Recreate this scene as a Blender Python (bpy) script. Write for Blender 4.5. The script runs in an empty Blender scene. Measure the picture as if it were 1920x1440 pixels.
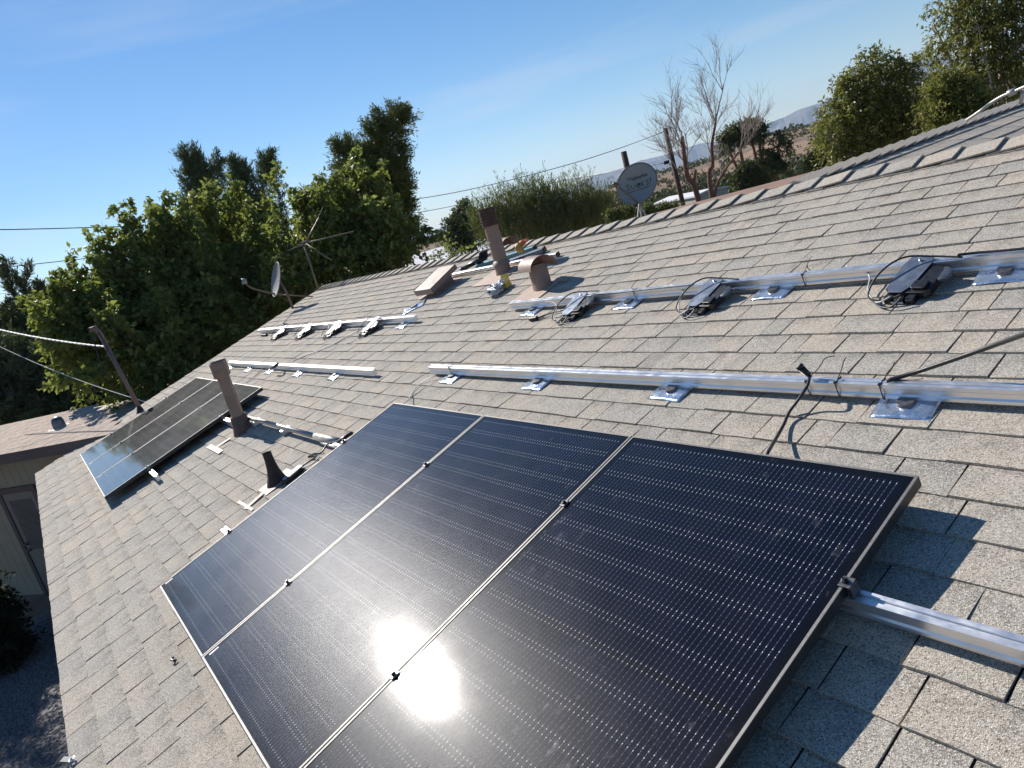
import bpy, math, random
import numpy as np
from mathutils import Vector, Matrix, noise

C = bpy.context.scene.collection
rng = random.Random(7)
RS = np.random.RandomState(11)

# ---------------------------------------------------------------- camera
FPX = 1347.76                       # focal length in pixels of the 1920 px wide photograph
CAMR = Matrix(((0.564232715, -0.038231653, 0.824730128),
               (0.781254257, 0.347758924, -0.518368128),
               (-0.266989191, 0.936804180, 0.226085604)))
TH = math.radians(15.2148)          # roof pitch
Z0 = 2.67
HS = 0.115                          # panel surface above the shingles
HR = 1.43 + HS
EX = Vector((1, 0, 0)); EY = Vector((0, math.cos(TH), math.sin(TH))); EN = Vector((0, -math.sin(TH), math.cos(TH)))
O = Vector((0, 0, Z0))
CAM = O + EN * HR
cam_data = bpy.data.cameras.new('camera'); cam = bpy.data.objects.new('camera', cam_data); C.objects.link(cam)
cam.matrix_world = Matrix.Translation(CAM) @ CAMR.to_4x4()
cam_data.sensor_width = 36; cam_data.lens = FPX * 36 / 1920
cam_data.clip_start = 0.05; cam_data.clip_end = 60000
bpy.context.scene.camera = cam

# ---------------------------------------------------------------- sky and sun
SUN = Vector((-0.8107, -0.0447, 0.5837)).normalized()
world = bpy.data.worlds.new('World'); bpy.context.scene.world = world
world.use_nodes = True
wn = world.node_tree; wn.nodes.clear()
wo = wn.nodes.new('ShaderNodeOutputWorld'); bg = wn.nodes.new('ShaderNodeBackground')
sky = wn.nodes.new('ShaderNodeTexSky'); sky.sky_type = 'NISHITA'; sky.sun_disc = False
sky.sun_elevation = math.asin(SUN.z); sky.sun_rotation = math.atan2(SUN.x, SUN.y)
sky.altitude = 1000; sky.air_density = 1.0; sky.dust_density = 0.1; sky.ozone_density = 2.2
bg.inputs['Strength'].default_value = 0.078
# thin high cirrus that thickens towards the horizon
tc = wn.nodes.new('ShaderNodeTexCoord'); sep = wn.nodes.new('ShaderNodeSeparateXYZ')
wn.links.new(tc.outputs['Generated'], sep.inputs[0])
mp = wn.nodes.new('ShaderNodeMapping'); mp.inputs['Scale'].default_value = (1.0, 1.0, 9.0)
mp.inputs['Rotation'].default_value = (0.05, 0.03, 0)
wn.links.new(tc.outputs['Generated'], mp.inputs[0])
nz = wn.nodes.new('ShaderNodeTexNoise'); nz.inputs['Scale'].default_value = 2.2; nz.inputs['Detail'].default_value = 5; nz.inputs['Roughness'].default_value = .45
wn.links.new(mp.outputs[0], nz.inputs['Vector'])
r1 = wn.nodes.new('ShaderNodeMapRange'); r1.inputs[1].default_value = .47; r1.inputs[2].default_value = .72; r1.interpolation_type = 'SMOOTHSTEP'
wn.links.new(nz.outputs['Fac'], r1.inputs[0])
r2 = wn.nodes.new('ShaderNodeMapRange'); r2.inputs[1].default_value = .48; r2.inputs[2].default_value = 0.0; r2.inputs[3].default_value = 0.03; r2.inputs[4].default_value = .45
wn.links.new(sep.outputs['Z'], r2.inputs[0])
mu = wn.nodes.new('ShaderNodeMath'); mu.operation = 'MULTIPLY'
wn.links.new(r1.outputs[0], mu.inputs[0]); wn.links.new(r2.outputs[0], mu.inputs[1])
mx = wn.nodes.new('ShaderNodeMix'); mx.data_type = 'RGBA'; mx.inputs['B'].default_value = (7.0, 7.3, 7.8, 1)
wn.links.new(mu.outputs[0], mx.inputs['Factor']); 
hs = wn.nodes.new('ShaderNodeHueSaturation'); hs.inputs['Saturation'].default_value = 1.32
wn.links.new(sky.outputs[0], hs.inputs['Color']); wn.links.new(hs.outputs[0], mx.inputs['A'])
wn.links.new(mx.outputs['Result'], bg.inputs['Color']); wn.links.new(bg.outputs[0], wo.inputs[0])

sl = bpy.data.lights.new('sun', 'SUN'); sl.energy = 5.0; sl.angle = math.radians(0.53); sl.color = (1, .95, .885)
so = bpy.data.objects.new('sun', sl); C.objects.link(so)
so.rotation_euler = (-SUN).to_track_quat('-Z', 'Y').to_euler()
so.location = (-30, 0, 40)
vs = bpy.context.scene.view_settings
vs.view_transform = 'Standard'; vs.look = 'None'; vs.gamma = 1; vs.exposure = 0.52; vs.use_curve_mapping = False
bpy.context.scene.cycles.max_bounces = 6
bpy.context.scene.cycles.diffuse_bounces = 3
bpy.context.scene.cycles.transparent_max_bounces = 12

# ---------------------------------------------------------------- geometry of the place
def ray(px, py):
    return (CAMR @ Vector(((px - 960) / FPX, -(py - 720) / FPX, -1))).normalized()
def at(px, py, d): return CAM + ray(px, py) * d
def hitz(px, py, z):
    r = ray(px, py); return CAM + r * ((z - CAM.z) / r.z)
def hitplane(px, py, p0, n):
    r = ray(px, py); return CAM + r * ((p0 - CAM).dot(n) / r.dot(n))
def RP(u, v, h=0.0): return O - EX * u + EY * v + EN * h
def pr(px, py, h=0.0):              # roof coordinates (u to the left along the ridge, v up the slope)
    p = hitplane(px, py, O + EN * h, EN) - O
    return -p.x, p.dot(EY)
def RM(u, v, h=0.0, rot=0.0):       # frame lying on the roof: X right, Y upslope, Z normal
    m = Matrix((EX, EY, EN)).transposed().to_4x4(); m.translation = RP(u, v, h)
    return m @ Matrix.Rotation(rot, 4, 'Z')
def VM(p, rot=0.0): return Matrix.Translation(p) @ Matrix.Rotation(rot, 4, 'Z')

# ---------------------------------------------------------------- materials
def newmat(name):
    m = bpy.data.materials.new(name); m.use_nodes = True
    return m, m.node_tree, m.node_tree.nodes['Principled BSDF']
def N(nt, t, **kw):
    n = nt.nodes.new(t)
    for k, v in kw.items(): setattr(n, k, v)
    return n
def mathn(nt, op, a, b=None, c=None):
    n = N(nt, 'ShaderNodeMath', operation=op)
    for i, x in enumerate((a, b, c)):
        if x is None: continue
        if isinstance(x, (int, float)): n.inputs[i].default_value = x
        else: nt.links.new(x, n.inputs[i])
    return n.outputs[0]
def mixc(nt, f, a, b):
    n = N(nt, 'ShaderNodeMix', data_type='RGBA')
    for k, x in (('Factor', f), ('A', a), ('B', b)):
        if isinstance(x, (int, float)): n.inputs[k].default_value = x
        elif isinstance(x, tuple): n.inputs[k].default_value = (*x, 1)
        else: nt.links.new(x, n.inputs[k])
    return n.outputs['Result']
def ramp(nt, x, lo, hi, a=0.0, b=1.0):
    n = N(nt, 'ShaderNodeMapRange'); nt.links.new(x, n.inputs[0])
    for i, v in enumerate((lo, hi, a, b)): n.inputs[i + 1].default_value = v
    return n.outputs[0]
def noisen(nt, scale, detail=3, rough=.5, vec=None, stretch=None, coord='Position'):
    if vec is None:
        if coord == 'Position': vec = N(nt, 'ShaderNodeNewGeometry').outputs['Position']
        else: vec = N(nt, 'ShaderNodeTexCoord').outputs['Object']
    if stretch:
        m = N(nt, 'ShaderNodeMapping'); m.inputs['Scale'].default_value = stretch; nt.links.new(vec, m.inputs[0]); vec = m.outputs[0]
    n = N(nt, 'ShaderNodeTexNoise'); n.inputs['Scale'].default_value = scale; n.inputs['Detail'].default_value = detail; n.inputs['Roughness'].default_value = rough
    nt.links.new(vec, n.inputs['Vector']); return n.outputs['Fac']
def bump(nt, b, h, strength, dist=.01):
    n = N(nt, 'ShaderNodeBump'); n.inputs['Strength'].default_value = strength; n.inputs['Distance'].default_value = dist
    nt.links.new(h, n.inputs['Height']); nt.links.new(n.outputs[0], b.inputs['Normal'])
def simple(name, col, rough=.6, metal=0.0, var=.25, scale=8, bmp=0.0, dirt=None, spec=None):
    m, nt, b = newmat(name)
    f = noisen(nt, scale, 5, .6)
    dark = tuple(c * (1 - var) for c in col); lite = tuple(min(1, c * (1 + var)) for c in col)
    c = mixc(nt, ramp(nt, f, .3, .7), dark, lite)
    if dirt:
        c = mixc(nt, ramp(nt, noisen(nt, scale * .37, 6, .7), .5, .7, 0, .8), c, dirt)
    nt.links.new(c, b.inputs['Base Color'])
    nt.links.new(ramp(nt, noisen(nt, scale * 2, 3), .3, .7, max(.02, rough - .08), min(1, rough + .1)), b.inputs['Roughness'])
    b.inputs['Metallic'].default_value = metal
    if spec is not None: b.inputs['Specular IOR Level'].default_value = spec
    if bmp: bump(nt, b, noisen(nt, scale * 4, 4), bmp)
    return m
def shingle_mat(name, c1, c2, c3, gran=330.0, gs=1.0):
    m, nt, b = newmat(name)
    tint = N(nt, 'ShaderNodeAttribute', attribute_name='tint').outputs['Fac']
    base = mixc(nt, ramp(nt, tint, 0, .5), c1, c2)
    base = mixc(nt, ramp(nt, tint, .5, 1), base, c3)
    base = mixc(nt, ramp(nt, noisen(nt, 9, 4, .55), .42, .68, 0, .55), base, c2)
    base = mixc(nt, ramp(nt, noisen(nt, .9, 6, .62), .42, .68, 0, .60), base, c3)
    # darker colour blend drop along the upper part of some tabs
    dk = N(nt, 'ShaderNodeAttribute', attribute_name='drop').outputs['Fac']
    dkm = mathn(nt, 'MULTIPLY', ramp(nt, dk, .30, 1.0), ramp(nt, noisen(nt, 11, 3, .6), .40, .60, 0, .75))
    base = mixc(nt, dkm, base, tuple(x * .45 for x in c3))
    v = N(nt, 'ShaderNodeTexVoronoi'); v.inputs['Scale'].default_value = gran
    nt.links.new(N(nt, 'ShaderNodeNewGeometry').outputs['Position'], v.inputs['Vector'])
    sp = N(nt, 'ShaderNodeSeparateColor'); nt.links.new(v.outputs['Color'], sp.inputs[0])
    gr = mixc(nt, ramp(nt, sp.outputs[0], .0, .45, .88 * gs, 0), base, tuple(x * .22 for x in c3))
    gr = mixc(nt, ramp(nt, sp.outputs[1], .66, .95, 0, .85 * gs), gr, (.66, .61, .53))
    gr = mixc(nt, ramp(nt, sp.outputs[2], .8, 1, 0, .4 * gs), gr, (.38, .25, .16))
    scf = mathn(nt, 'MULTIPLY', ramp(nt, noisen(nt, 26, 5, .75, stretch=(1, .25, 1)), .68, .76), ramp(nt, noisen(nt, 1.9, 3, .5), .55, .68))
    gr = mixc(nt, mathn(nt, 'MULTIPLY', scf, .5), gr, (.62, .57, .50))
    stn = ramp(nt, noisen(nt, 2.6, 6, .68, stretch=(1.6, .5, 1)), .56, .74, 0, .38)
    gr = mixc(nt, stn, gr, (.14, .125, .105))
    nt.links.new(gr, b.inputs['Base Color'])
    b.inputs['Roughness'].default_value = .93; b.inputs['Specular IOR Level'].default_value = .25
    bump(nt, b, mathn(nt, 'ADD', v.outputs['Distance'], noisen(nt, 120, 3)), .55, .003)
    return m
M = {}
M['shingle'] = shingle_mat('asphalt_shingle', (.52, .44, .345), (.455, .40, .325), (.37, .35, .31), gran=340, gs=1.0)
M['shed_shingle'] = shingle_mat('shed_shingle', (.54, .41, .32), (.48, .37, .29), (.43, .34, .275), gran=120, gs=.6)
M['deck'] = simple('roof_underlay', (.03, .027, .025), .95)
M['tan_metal'] = simple('tan_vent_paint', (.27, .185, .14), .55, 0, .10, 6, .05, dirt=(.155, .105, .08))
M['tan_flash'] = simple('tan_flashing_paint', (.43, .31, .235), .6, 0, .12, 10)
M['rust_metal'] = simple('rusty_cap', (.10, .055, .04), .75, .2, .3, 14)
M['tar'] = simple('roof_tar', (.05, .035, .03), .85, 0, .35, 30, .6)
M['boot_brown'] = simple('tarred_brown', (.13, .085, .065), .75, 0, .3, 14, .4, dirt=(.04, .028, .024))
M['alu'] = simple('mill_aluminium', (.78, .78, .79), .36, .85, .05, 12)
M['galv'] = simple('flashing_metal', (.66, .73, .82), .22, .92, .08, 14, .22)
M['dark_metal'] = simple('dark_steel', (.16, .16, .165), .38, .85, .2, 40)
M['frame'] = simple('anodised_frame', (.20, .19, .18), .5, .35, .12, 60)
M['frame_side'] = simple('frame_side_black', (.035, .035, .037), .38, .3, .12, 40)
M['black_plastic'] = simple('black_plastic', (.012, .012, .013), .35, 0, .2, 30)
M['black_cable'] = simple('black_cable', (.010, .010, .011), .45, 0, .2, 30)
M['grey_cable'] = simple('grey_cable', (.50, .49, .46), .5, 0, .2, 30)
M['white_cable'] = simple('white_cable', (.72, .70, .66), .5, 0, .15, 30)
M['conduit'] = simple('conduit', (.42, .40, .36), .42, .35, .15, 14, 0, dirt=(.35, .31, .26))
M['dish'] = simple('dish_grey', (.26, .255, .24), .55, 0, .05, 5)
M['dish_arm'] = simple('dish_arm', (.12, .10, .085), .55, .2, .15, 20)
M['mast'] = simple('mast_paint', (.17, .12, .10), .6, .1, .15, 10)
M['antenna'] = simple('antenna_paint', (.17, .14, .10), .55, .3, .15, 20)
M['ink'] = simple('marker_ink', (.012, .012, .015), .6)
M['fascia'] = simple('fascia_brown', (.11, .08, .075), .7, 0, .15, 5)
M['siding'] = simple('shed_siding', (.34, .29, .205), .8, 0, .10, 4, .1)
M['wall'] = simple('house_stucco', (.45, .38, .30), .9, 0, .08, 6, .3)
M['door'] = simple('screen_door', (.20, .18, .15), .6, 0, .08, 8)
M['screen'] = simple('door_mesh', (.10, .092, .078), .7, 0, .1, 40)
M['white_roof'] = simple('white_roofing', (.62, .60, .60), .7, 0, .06, 1)
M['beige_wall'] = simple('beige_wall', (.46, .41, .32), .85, 0, .06, 1)
M['window'] = simple('window_glass', (.05, .055, .06), .12, 0, .1, 1)
M['brown_roof'] = simple('brown_roofing', (.24, .145, .10), .9, 0, .2, 3, .3)
M['wood_pole'] = simple('weathered_pole', (.085, .052, .034), .9, 0, .35, 12, .4)
M['bark'] = simple('bark', (.13, .10, .075), .95, 0, .3, 12, .5)
M['pale_bark'] = simple('pale_bark', (.38, .32, .27), .85, 0, .2, 8, .3)
M['red_bark'] = simple('reddish_bark', (.20, .10, .065), .9, 0, .3, 12, .4)
M['stone'] = simple('gravel_stone', (.16, .15, .15), .9, 0, .5, 30)
M['yellow'] = simple('yellow_card', (.62, .44, .08), .6, 0, .12, 20)
M['orange'] = simple('orange_glove', (.55, .16, .05), .65, 0, .25, 60)
M['amber'] = simple('amber_glove', (.55, .32, .07), .65, 0, .25, 60)
M['teal'] = simple('teal_bar', (.10, .22, .26), .45, .4, .15, 20)
M['clear_bag'] = simple('clear_bag', (.75, .78, .80), .18, .35, .45, 60, .9)
M['white_paint'] = simple('white_paint', (.75, .74, .72), .6, 0, .06, 3)
M['label_grey'] = simple('label_grey', (.42, .46, .52), .4, .1, .06, 30)

def leafmat(name, a, b_, c_, trans=.35, rough=.5):
    m, nt, b = newmat(name)
    tint = N(nt, 'ShaderNodeAttribute', attribute_name='tint').outputs['Fac']
    c = mixc(nt, ramp(nt, tint, 0, .5), a, b_); c = mixc(nt, ramp(nt, tint, .5, 1), c, c_)
    nt.links.new(c, b.inputs['Base Color']); b.inputs['Roughness'].default_value = rough
    b.inputs['Specular IOR Level'].default_value = .35
    tr = N(nt, 'ShaderNodeBsdfTranslucent'); nt.links.new(mixc(nt, .5, c, (.20, .24, .03)), tr.inputs['Color'])
    ms = N(nt, 'ShaderNodeMixShader'); ms.inputs[0].default_value = trans
    nt.links.new(b.outputs[0], ms.inputs[1]); nt.links.new(tr.outputs[0], ms.inputs[2])
    nt.links.new(ms.outputs[0], nt.nodes['Material Output'].inputs[0])
    return m
M['mulberry'] = leafmat('mulberry_leaf', (.10, .135, .035), (.20, .24, .06), (.35, .36, .12), .55)
M['cypress'] = leafmat('cypress_leaf', (.055, .08, .042), (.10, .135, .06), (.18, .21, .095), .15, .7)
M['pine'] = leafmat('pine_leaf', (.055, .08, .022), (.13, .155, .04), (.23, .25, .065), .2, .6)
M['juniper'] = leafmat('juniper_leaf', (.045, .062, .03), (.085, .105, .045), (.14, .155, .07), .2, .7)
M['paloverde'] = leafmat('paloverde_leaf', (.07, .09, .036), (.13, .15, .055), (.20, .21, .09), .3, .6)
M['eucalypt'] = leafmat('eucalypt_leaf', (.09, .10, .028), (.20, .20, .05), (.34, .31, .09), .42, .45)
M['scrub'] = leafmat('scrub_leaf', (.035, .045, .022), (.06, .068, .032), (.10, .10, .05), .1, .8)
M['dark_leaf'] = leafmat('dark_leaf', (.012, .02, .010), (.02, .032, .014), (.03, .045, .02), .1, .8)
M['rusty_leaf'] = leafmat('rusty_leaf', (.12, .07, .03), (.18, .10, .04), (.24, .15, .07), .2, .8)

def ground_mat():
    m, nt, b = newmat('dry_ground')
    n1 = noisen(nt, .05, 8, .62); n2 = noisen(nt, .9, 6, .6); n3 = noisen(nt, .012, 5, .55)
    c = mixc(nt, ramp(nt, n2, .3, .7), (.20, .13, .085), (.36, .25, .175))
    c = mixc(nt, ramp(nt, n1, .44, .58, 0, .85), c, (.085, .08, .05))
    c = mixc(nt, ramp(nt, n3, .4, .65, 0, .6), c, (.33, .235, .165))
    pos = N(nt, 'ShaderNodeNewGeometry').outputs['Position']
    ln = N(nt, 'ShaderNodeVectorMath', operation='LENGTH'); nt.links.new(pos, ln.inputs[0])
    far = ramp(nt, ln.outputs['Value'], 600, 1500)
    c = mixc(nt, far, c, mixc(nt, ramp(nt, noisen(nt, .004, 6, .6), .42, .6), (.09, .09, .065), (.22, .18, .14)))
    nt.links.new(c, b.inputs['Base Color']); b.inputs['Roughness'].default_value = .95
    b.inputs['Specular IOR Level'].default_value = .1
    bump(nt, b, n2, .6, .08)
    return m
M['ground'] = ground_mat()
M['mountain'] = simple('mountain_rock', (.12, .11, .10), .95, 0, .35, .004)

def cell_mat():
    m, nt, b = newmat('solar_cells_under_glass')
    oc = N(nt, 'ShaderNodeTexCoord').outputs['Object']
    s = N(nt, 'ShaderNodeSeparateXYZ'); nt.links.new(oc, s.inputs[0])
    x, y = s.outputs[0], s.outputs[1]
    def saw(v, period, off=0.0):     # distance to the nearest multiple of period
        t = mathn(nt, 'PINGPONG', mathn(nt, 'ADD', v, off), period / 2)
        return t
    PX = 0.0182; PY = 0.0925
    wire = mathn(nt, 'LESS_THAN', saw(x, PX, PX / 2), .00042)
    padx = mathn(nt, 'LESS_THAN', saw(x, PX, PX / 2), .0011)
    bead = mathn(nt, 'LESS_THAN', saw(y, PY / 6, .0), .0013)
    pad = mathn(nt, 'LESS_THAN', mathn(nt, 'ABSOLUTE', mathn(nt, 'SUBTRACT', saw(y, PY, .0), .009)), .0022)
    beads = mathn(nt, 'MULTIPLY', padx, bead); pads = mathn(nt, 'MULTIPLY', padx, pad)
    gapx = mathn(nt, 'LESS_THAN', saw(x, PX * 10, .0), .0011)
    gapy = mathn(nt, 'LESS_THAN', saw(y, PY, .0), .0009)
    mid = mathn(nt, 'LESS_THAN', mathn(nt, 'ABSOLUTE', y), .010)
    gap = mathn(nt, 'MAXIMUM', mathn(nt, 'MAXIMUM', gapx, gapy), mid)
    inx = mathn(nt, 'LESS_THAN', mathn(nt, 'ABSOLUTE', x), .528); iny = mathn(nt, 'LESS_THAN', mathn(nt, 'ABSOLUTE', y), .832)
    ins = mathn(nt, 'MULTIPLY', inx, iny)
    cell = mixc(nt, ramp(nt, noisen(nt, 5, 2, .5, coord='Object'), .35, .65), (.002, .003, .009), (.004, .005, .014))
    c = mixc(nt, gap, cell, (.003, .003, .004))
    c = mixc(nt, mathn(nt, 'MULTIPLY', wire, .22), c, (.42, .42, .46))
    c = mixc(nt, mathn(nt, 'MULTIPLY', beads, .18), c, (.7, .7, .72))
    c = mixc(nt, mathn(nt, 'MULTIPLY', pads, .62), c, (.9, .9, .9))
    c = mixc(nt, ins, (.003, .003, .004), c)
    # dust, hand and shoe smears
    sm = mathn(nt, 'MULTIPLY', ramp(nt, noisen(nt, 24, 5, .72, coord='Object', stretch=(1, .5, 1)), .57, .70), ramp(nt, noisen(nt, 1.7, 2, .5, coord='Object'), .50, .66))
    c = mixc(nt, mathn(nt, 'MULTIPLY', sm, .20), c, (.5, .5, .5))
    dust = ramp(nt, noisen(nt, 3.0, 5, .6, coord='Object'), .4, .75, 0.001, .009)
    c = mixc(nt, dust, c, (.45, .38, .30))
    nt.links.new(c, b.inputs['Base Color'])
    nt.links.new(ramp(nt, noisen(nt, 2.5, 4, .6, coord='Object'), .3, .7, .23, .29), b.inputs['Roughness'])
    b.inputs['Specular IOR Level'].default_value = .030
    b.inputs['Coat Weight'].default_value = 1.0; b.inputs['Coat IOR'].default_value = 1.33
    nt.links.new(ramp(nt, noisen(nt, 4, 4, .6, coord='Object'), .3, .7, .058, .074), b.inputs['Coat Roughness'])
    bn = N(nt, 'ShaderNodeBump'); bn.inputs['Strength'].default_value = .5; bn.inputs['Distance'].default_value = .0008
    nt.links.new(noisen(nt, 420, 2, .5, coord='Object'), bn.inputs['Height'])
    nt.links.new(bn.outputs[0], b.inputs['Normal'])
    return m
M['cells'] = cell_mat()

# ---------------------------------------------------------------- mesh helpers
class MB:
    def __init__(s): s.v = []; s.f = []; s.t = []; s.d = []; s.sm = False
    def add(s, vs, fs, tint=None, drop=None):
        o = len(s.v); s.v += [tuple(v) for v in vs]; s.f += [tuple(i + o for i in f) for f in fs]
        s.t += [0.5 if tint is None else tint] * len(vs)
        s.d += (drop if drop else [0.0] * len(vs))
        return s
    def box(s, x0, x1, y0, y1, z0, z1, m=None):
        vs = [Vector((x, y, z)) for z in (z0, z1) for y in (y0, y1) for x in (x0, x1)]
        if m: vs = [m @ v for v in vs]
        return s.add(vs, [(0, 2, 3, 1), (4, 5, 7, 6), (0, 1, 5, 4), (2, 6, 7, 3), (0, 4, 6, 2), (1, 3, 7, 5)])
    def prism(s, prof, x0, x1, m=None, ax='X'):   # profile extruded along an axis
        n = len(prof)
        if ax == 'X': vs = [Vector((x, a, b)) for x in (x0, x1) for a, b in prof]
        elif ax == 'Y': vs = [Vector((a, x, b)) for x in (x0, x1) for a, b in prof]
        else: vs = [Vector((a, b, x)) for x in (x0, x1) for a, b in prof]
        if m: vs = [m @ v for v in vs]
        return s.add(vs, [tuple(range(n)), tuple(range(2 * n - 1, n - 1, -1))] + [(i, (i + 1) % n, (i + 1) % n + n, i + n) for i in range(n)])
    def rings(s, rings, m=None, cap=True):       # list of equal-length loops
        n = len(rings[0]); vs = [Vector(v) for r in rings for v in r]
        if m: vs = [m @ v for v in vs]
        fs = []
        for k in range(len(rings) - 1):
            for i in range(n):
                j = (i + 1) % n; fs.append((k * n + i, k * n + j, (k + 1) * n + j, (k + 1) * n + i))
        if cap: fs.append(tuple(range(n - 1, -1, -1))); fs.append(tuple(range((len(rings) - 1) * n, len(rings) * n)))
        return s.add(vs, fs)
    def lathe(s, prof, m=None, n=24, sx=1.0, sy=1.0, p=2.0, cap=True):  # (r, z) profile; superellipse section
        rr = []
        for r, z in prof:
            loop = []
            for i in range(n):
                a = 2 * math.pi * i / n; c, q = math.cos(a), math.sin(a)
                loop.append((r * sx * math.copysign(abs(c) ** (2 / p), c), r * sy * math.copysign(abs(q) ** (2 / p), q), z))
            rr.append(loop)
        return s.rings(rr, m, cap)
    def tube(s, pts, r, n=6, r2=None, cap=True):
        pts = [Vector(p) for p in pts]; rings = []; k = len(pts)
        up = Vector((0, 0, 1))
        prev = None
        for i, p in enumerate(pts):
            d = (pts[min(i + 1, k - 1)] - pts[max(i - 1, 0)])
            d = d.normalized() if d.length > 1e-9 else up
            if prev is None:
                a = d.orthogonal().normalized()
            else:
                a = (prev - d * prev.dot(d)); a = a.normalized() if a.length > 1e-6 else d.orthogonal().normalized()
            prev = a; b = d.cross(a)
            rad = r if r2 is None else r + (r2 - r) * i / (k - 1)
            rings.append([p + a * math.cos(2 * math.pi * j / n) * rad + b * math.sin(2 * math.pi * j / n) * rad for j in range(n)])
        return s.rings(rings, None, cap)
    def build(s, name, mat, parent=None, m=None, smooth=False, bevel=0, attrs=False, loc=None):
        me = bpy.data.meshes.new(name)
        me.from_pydata(s.v, [], s.f); me.materials.append(mat)
        if attrs:
            a = me.attributes.new('tint', 'FLOAT', 'POINT'); a.data.foreach_set('value', s.t)
            a = me.attributes.new('drop', 'FLOAT', 'POINT'); a.data.foreach_set('value', s.d)
        if smooth: me.polygons.foreach_set('use_smooth', [True] * len(me.polygons))
        me.update()
        o = bpy.data.objects.new(name, me); C.objects.link(o)
        if m is not None: o.matrix_local = m
        if parent is not None: o.parent = parent
        if bevel:
            md = o.modifiers.new('bevel', 'BEVEL'); md.width = bevel; md.segments = 2; md.limit_method = 'ANGLE'
        if smooth:
            md = o.modifiers.new('normals', 'WEIGHTED_NORMAL') if False else None
        return o
def tag(o, label=None, cat=None, group=None, kind=None):
    if label: o['label'] = label
    if cat: o['category'] = cat
    if group: o['group'] = group
    if kind: o['kind'] = kind
    return o
def thing(name, label, cat, m=None, group=None):
    o = bpy.data.objects.new(name, None); C.objects.link(o); o.empty_display_size = .1
    if m is not None: o.matrix_world = m
    return tag(o, label, cat, group)
def copy_tree(o, m=None, label=None, parent=None):
    c = o.copy(); C.objects.link(c)
    if parent: c.parent = parent
    for ch in o.children: copy_tree(ch, parent=c)
    if m is not None: c.matrix_world = m
    if label: c['label'] = label
    return c
def smooth_pts(pts, sub=6):
    pts = [Vector(p) for p in pts]; out = []
    n = len(pts)
    for i in range(n - 1):
        p0, p1, p2, p3 = pts[max(i - 1, 0)], pts[i], pts[i + 1], pts[min(i + 2, n - 1)]
        for k in range(sub):
            t = k / sub
            out.append(.5 * ((2 * p1) + (p2 - p0) * t + (2 * p0 - 5 * p1 + 4 * p2 - p3) * t * t + (3 * p1 - p0 - 3 * p2 + p3) * t ** 3))
    out.append(pts[-1]); return out
def autosmooth(o, ang=40):
    me = o.data
    me.polygons.foreach_set('use_smooth', [True] * len(me.polygons))
    me.set_sharp_from_angle(angle=math.radians(ang))
    return o
def cable(name, pts, r, mat, label, cat='cable', group=None, parent=None, sub=6, n=6):
    pts = smooth_pts(pts, sub)
    base = pts[0].copy()
    o = MB().tube([p - base for p in pts], r, n).build(name, mat, parent, m=Matrix.Translation(base), smooth=True)
    if label: tag(o, label, cat, group)
    return o
def sag(a, b, s, n=16):
    return [a.lerp(b, i / n) - Vector((0, 0, 1)) * s * 4 * (i / n) * (1 - i / n) for i in range(n + 1)]

# ---------------------------------------------------------------- terrain, mountains, haze
def azel(px, py):
    d = ray(px, py); return math.degrees(math.atan2(d.y, d.x)) % 360, math.degrees(math.asin(d.z))
crest_tab = sorted([azel(*p) for p in ((600, 520), (830, 445), (1000, 404), (1120, 362), (1225, 326), (1270, 318), (1345, 293), (1445, 254), (1525, 236), (1600, 205), (1700, 170), (1800, 145), (1920, 115))])
mount_tab = sorted([azel(*p) for p in ((600, 495), (816, 430), (849, 421), (950, 392), (1057, 353), (1120, 327), (1160, 318), (1202, 300), (1250, 290), (1310, 269), (1370, 262), (1440, 233), (1505, 203), (1555, 187), (1620, 160), (1690, 128), (1716, 112), (1764, 106), (1800, 112), (1860, 92), (1920, 80))])
def interp(tab, a):
    if a <= tab[0][0]: return tab[0][1]
    if a >= tab[-1][0]: return tab[-1][1]
    for (a0, e0), (a1, e1) in zip(tab, tab[1:]):
        if a0 <= a <= a1:
            t = (a - a0) / (a1 - a0 + 1e-9); return e0 + (e1 - e0) * t
def sstep(t): t = max(0, min(1, t)); return t * t * (3 - 2 * t)
RC = 420.0
def zground(x, y):
    dx, dy = x - CAM.x, y - CAM.y; r = math.hypot(dx, dy); a = math.degrees(math.atan2(dy, dx)) % 360
    if r < 30: return 0.0
    el = interp(crest_tab, a)
    if a > 170: el = el + (-.9 - el) * sstep((a - 170) / 20)
    if a < 108: el = el + (0.4 - el) * sstep((108 - a) / 20)
    zc = CAM.z + RC * math.tan(math.radians(el))
    n = noise.noise(Vector((x / 60, y / 60, 3.1))) * 2.0 + noise.noise(Vector((x / 190, y / 190, 1.7))) * 4 + noise.noise(Vector((x / 17, y / 17, 5))) * .5
    if r < RC:
        t = (r - 30) / (RC - 30); w = sstep(t * 6) * (1 - sstep((t - .6) / .4)) 
        return zc * sstep(t) * .75 + zc * t * .25 + (n - 1.2) * w * min(1, .3 + t * 1.2)
    t = sstep((r - RC) / 1300)
    return zc * (1 - t) + (-90) * t + n * min(1, (r - RC) / 200) * 1.2 - .004 * min(r - RC, 100)
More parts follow.
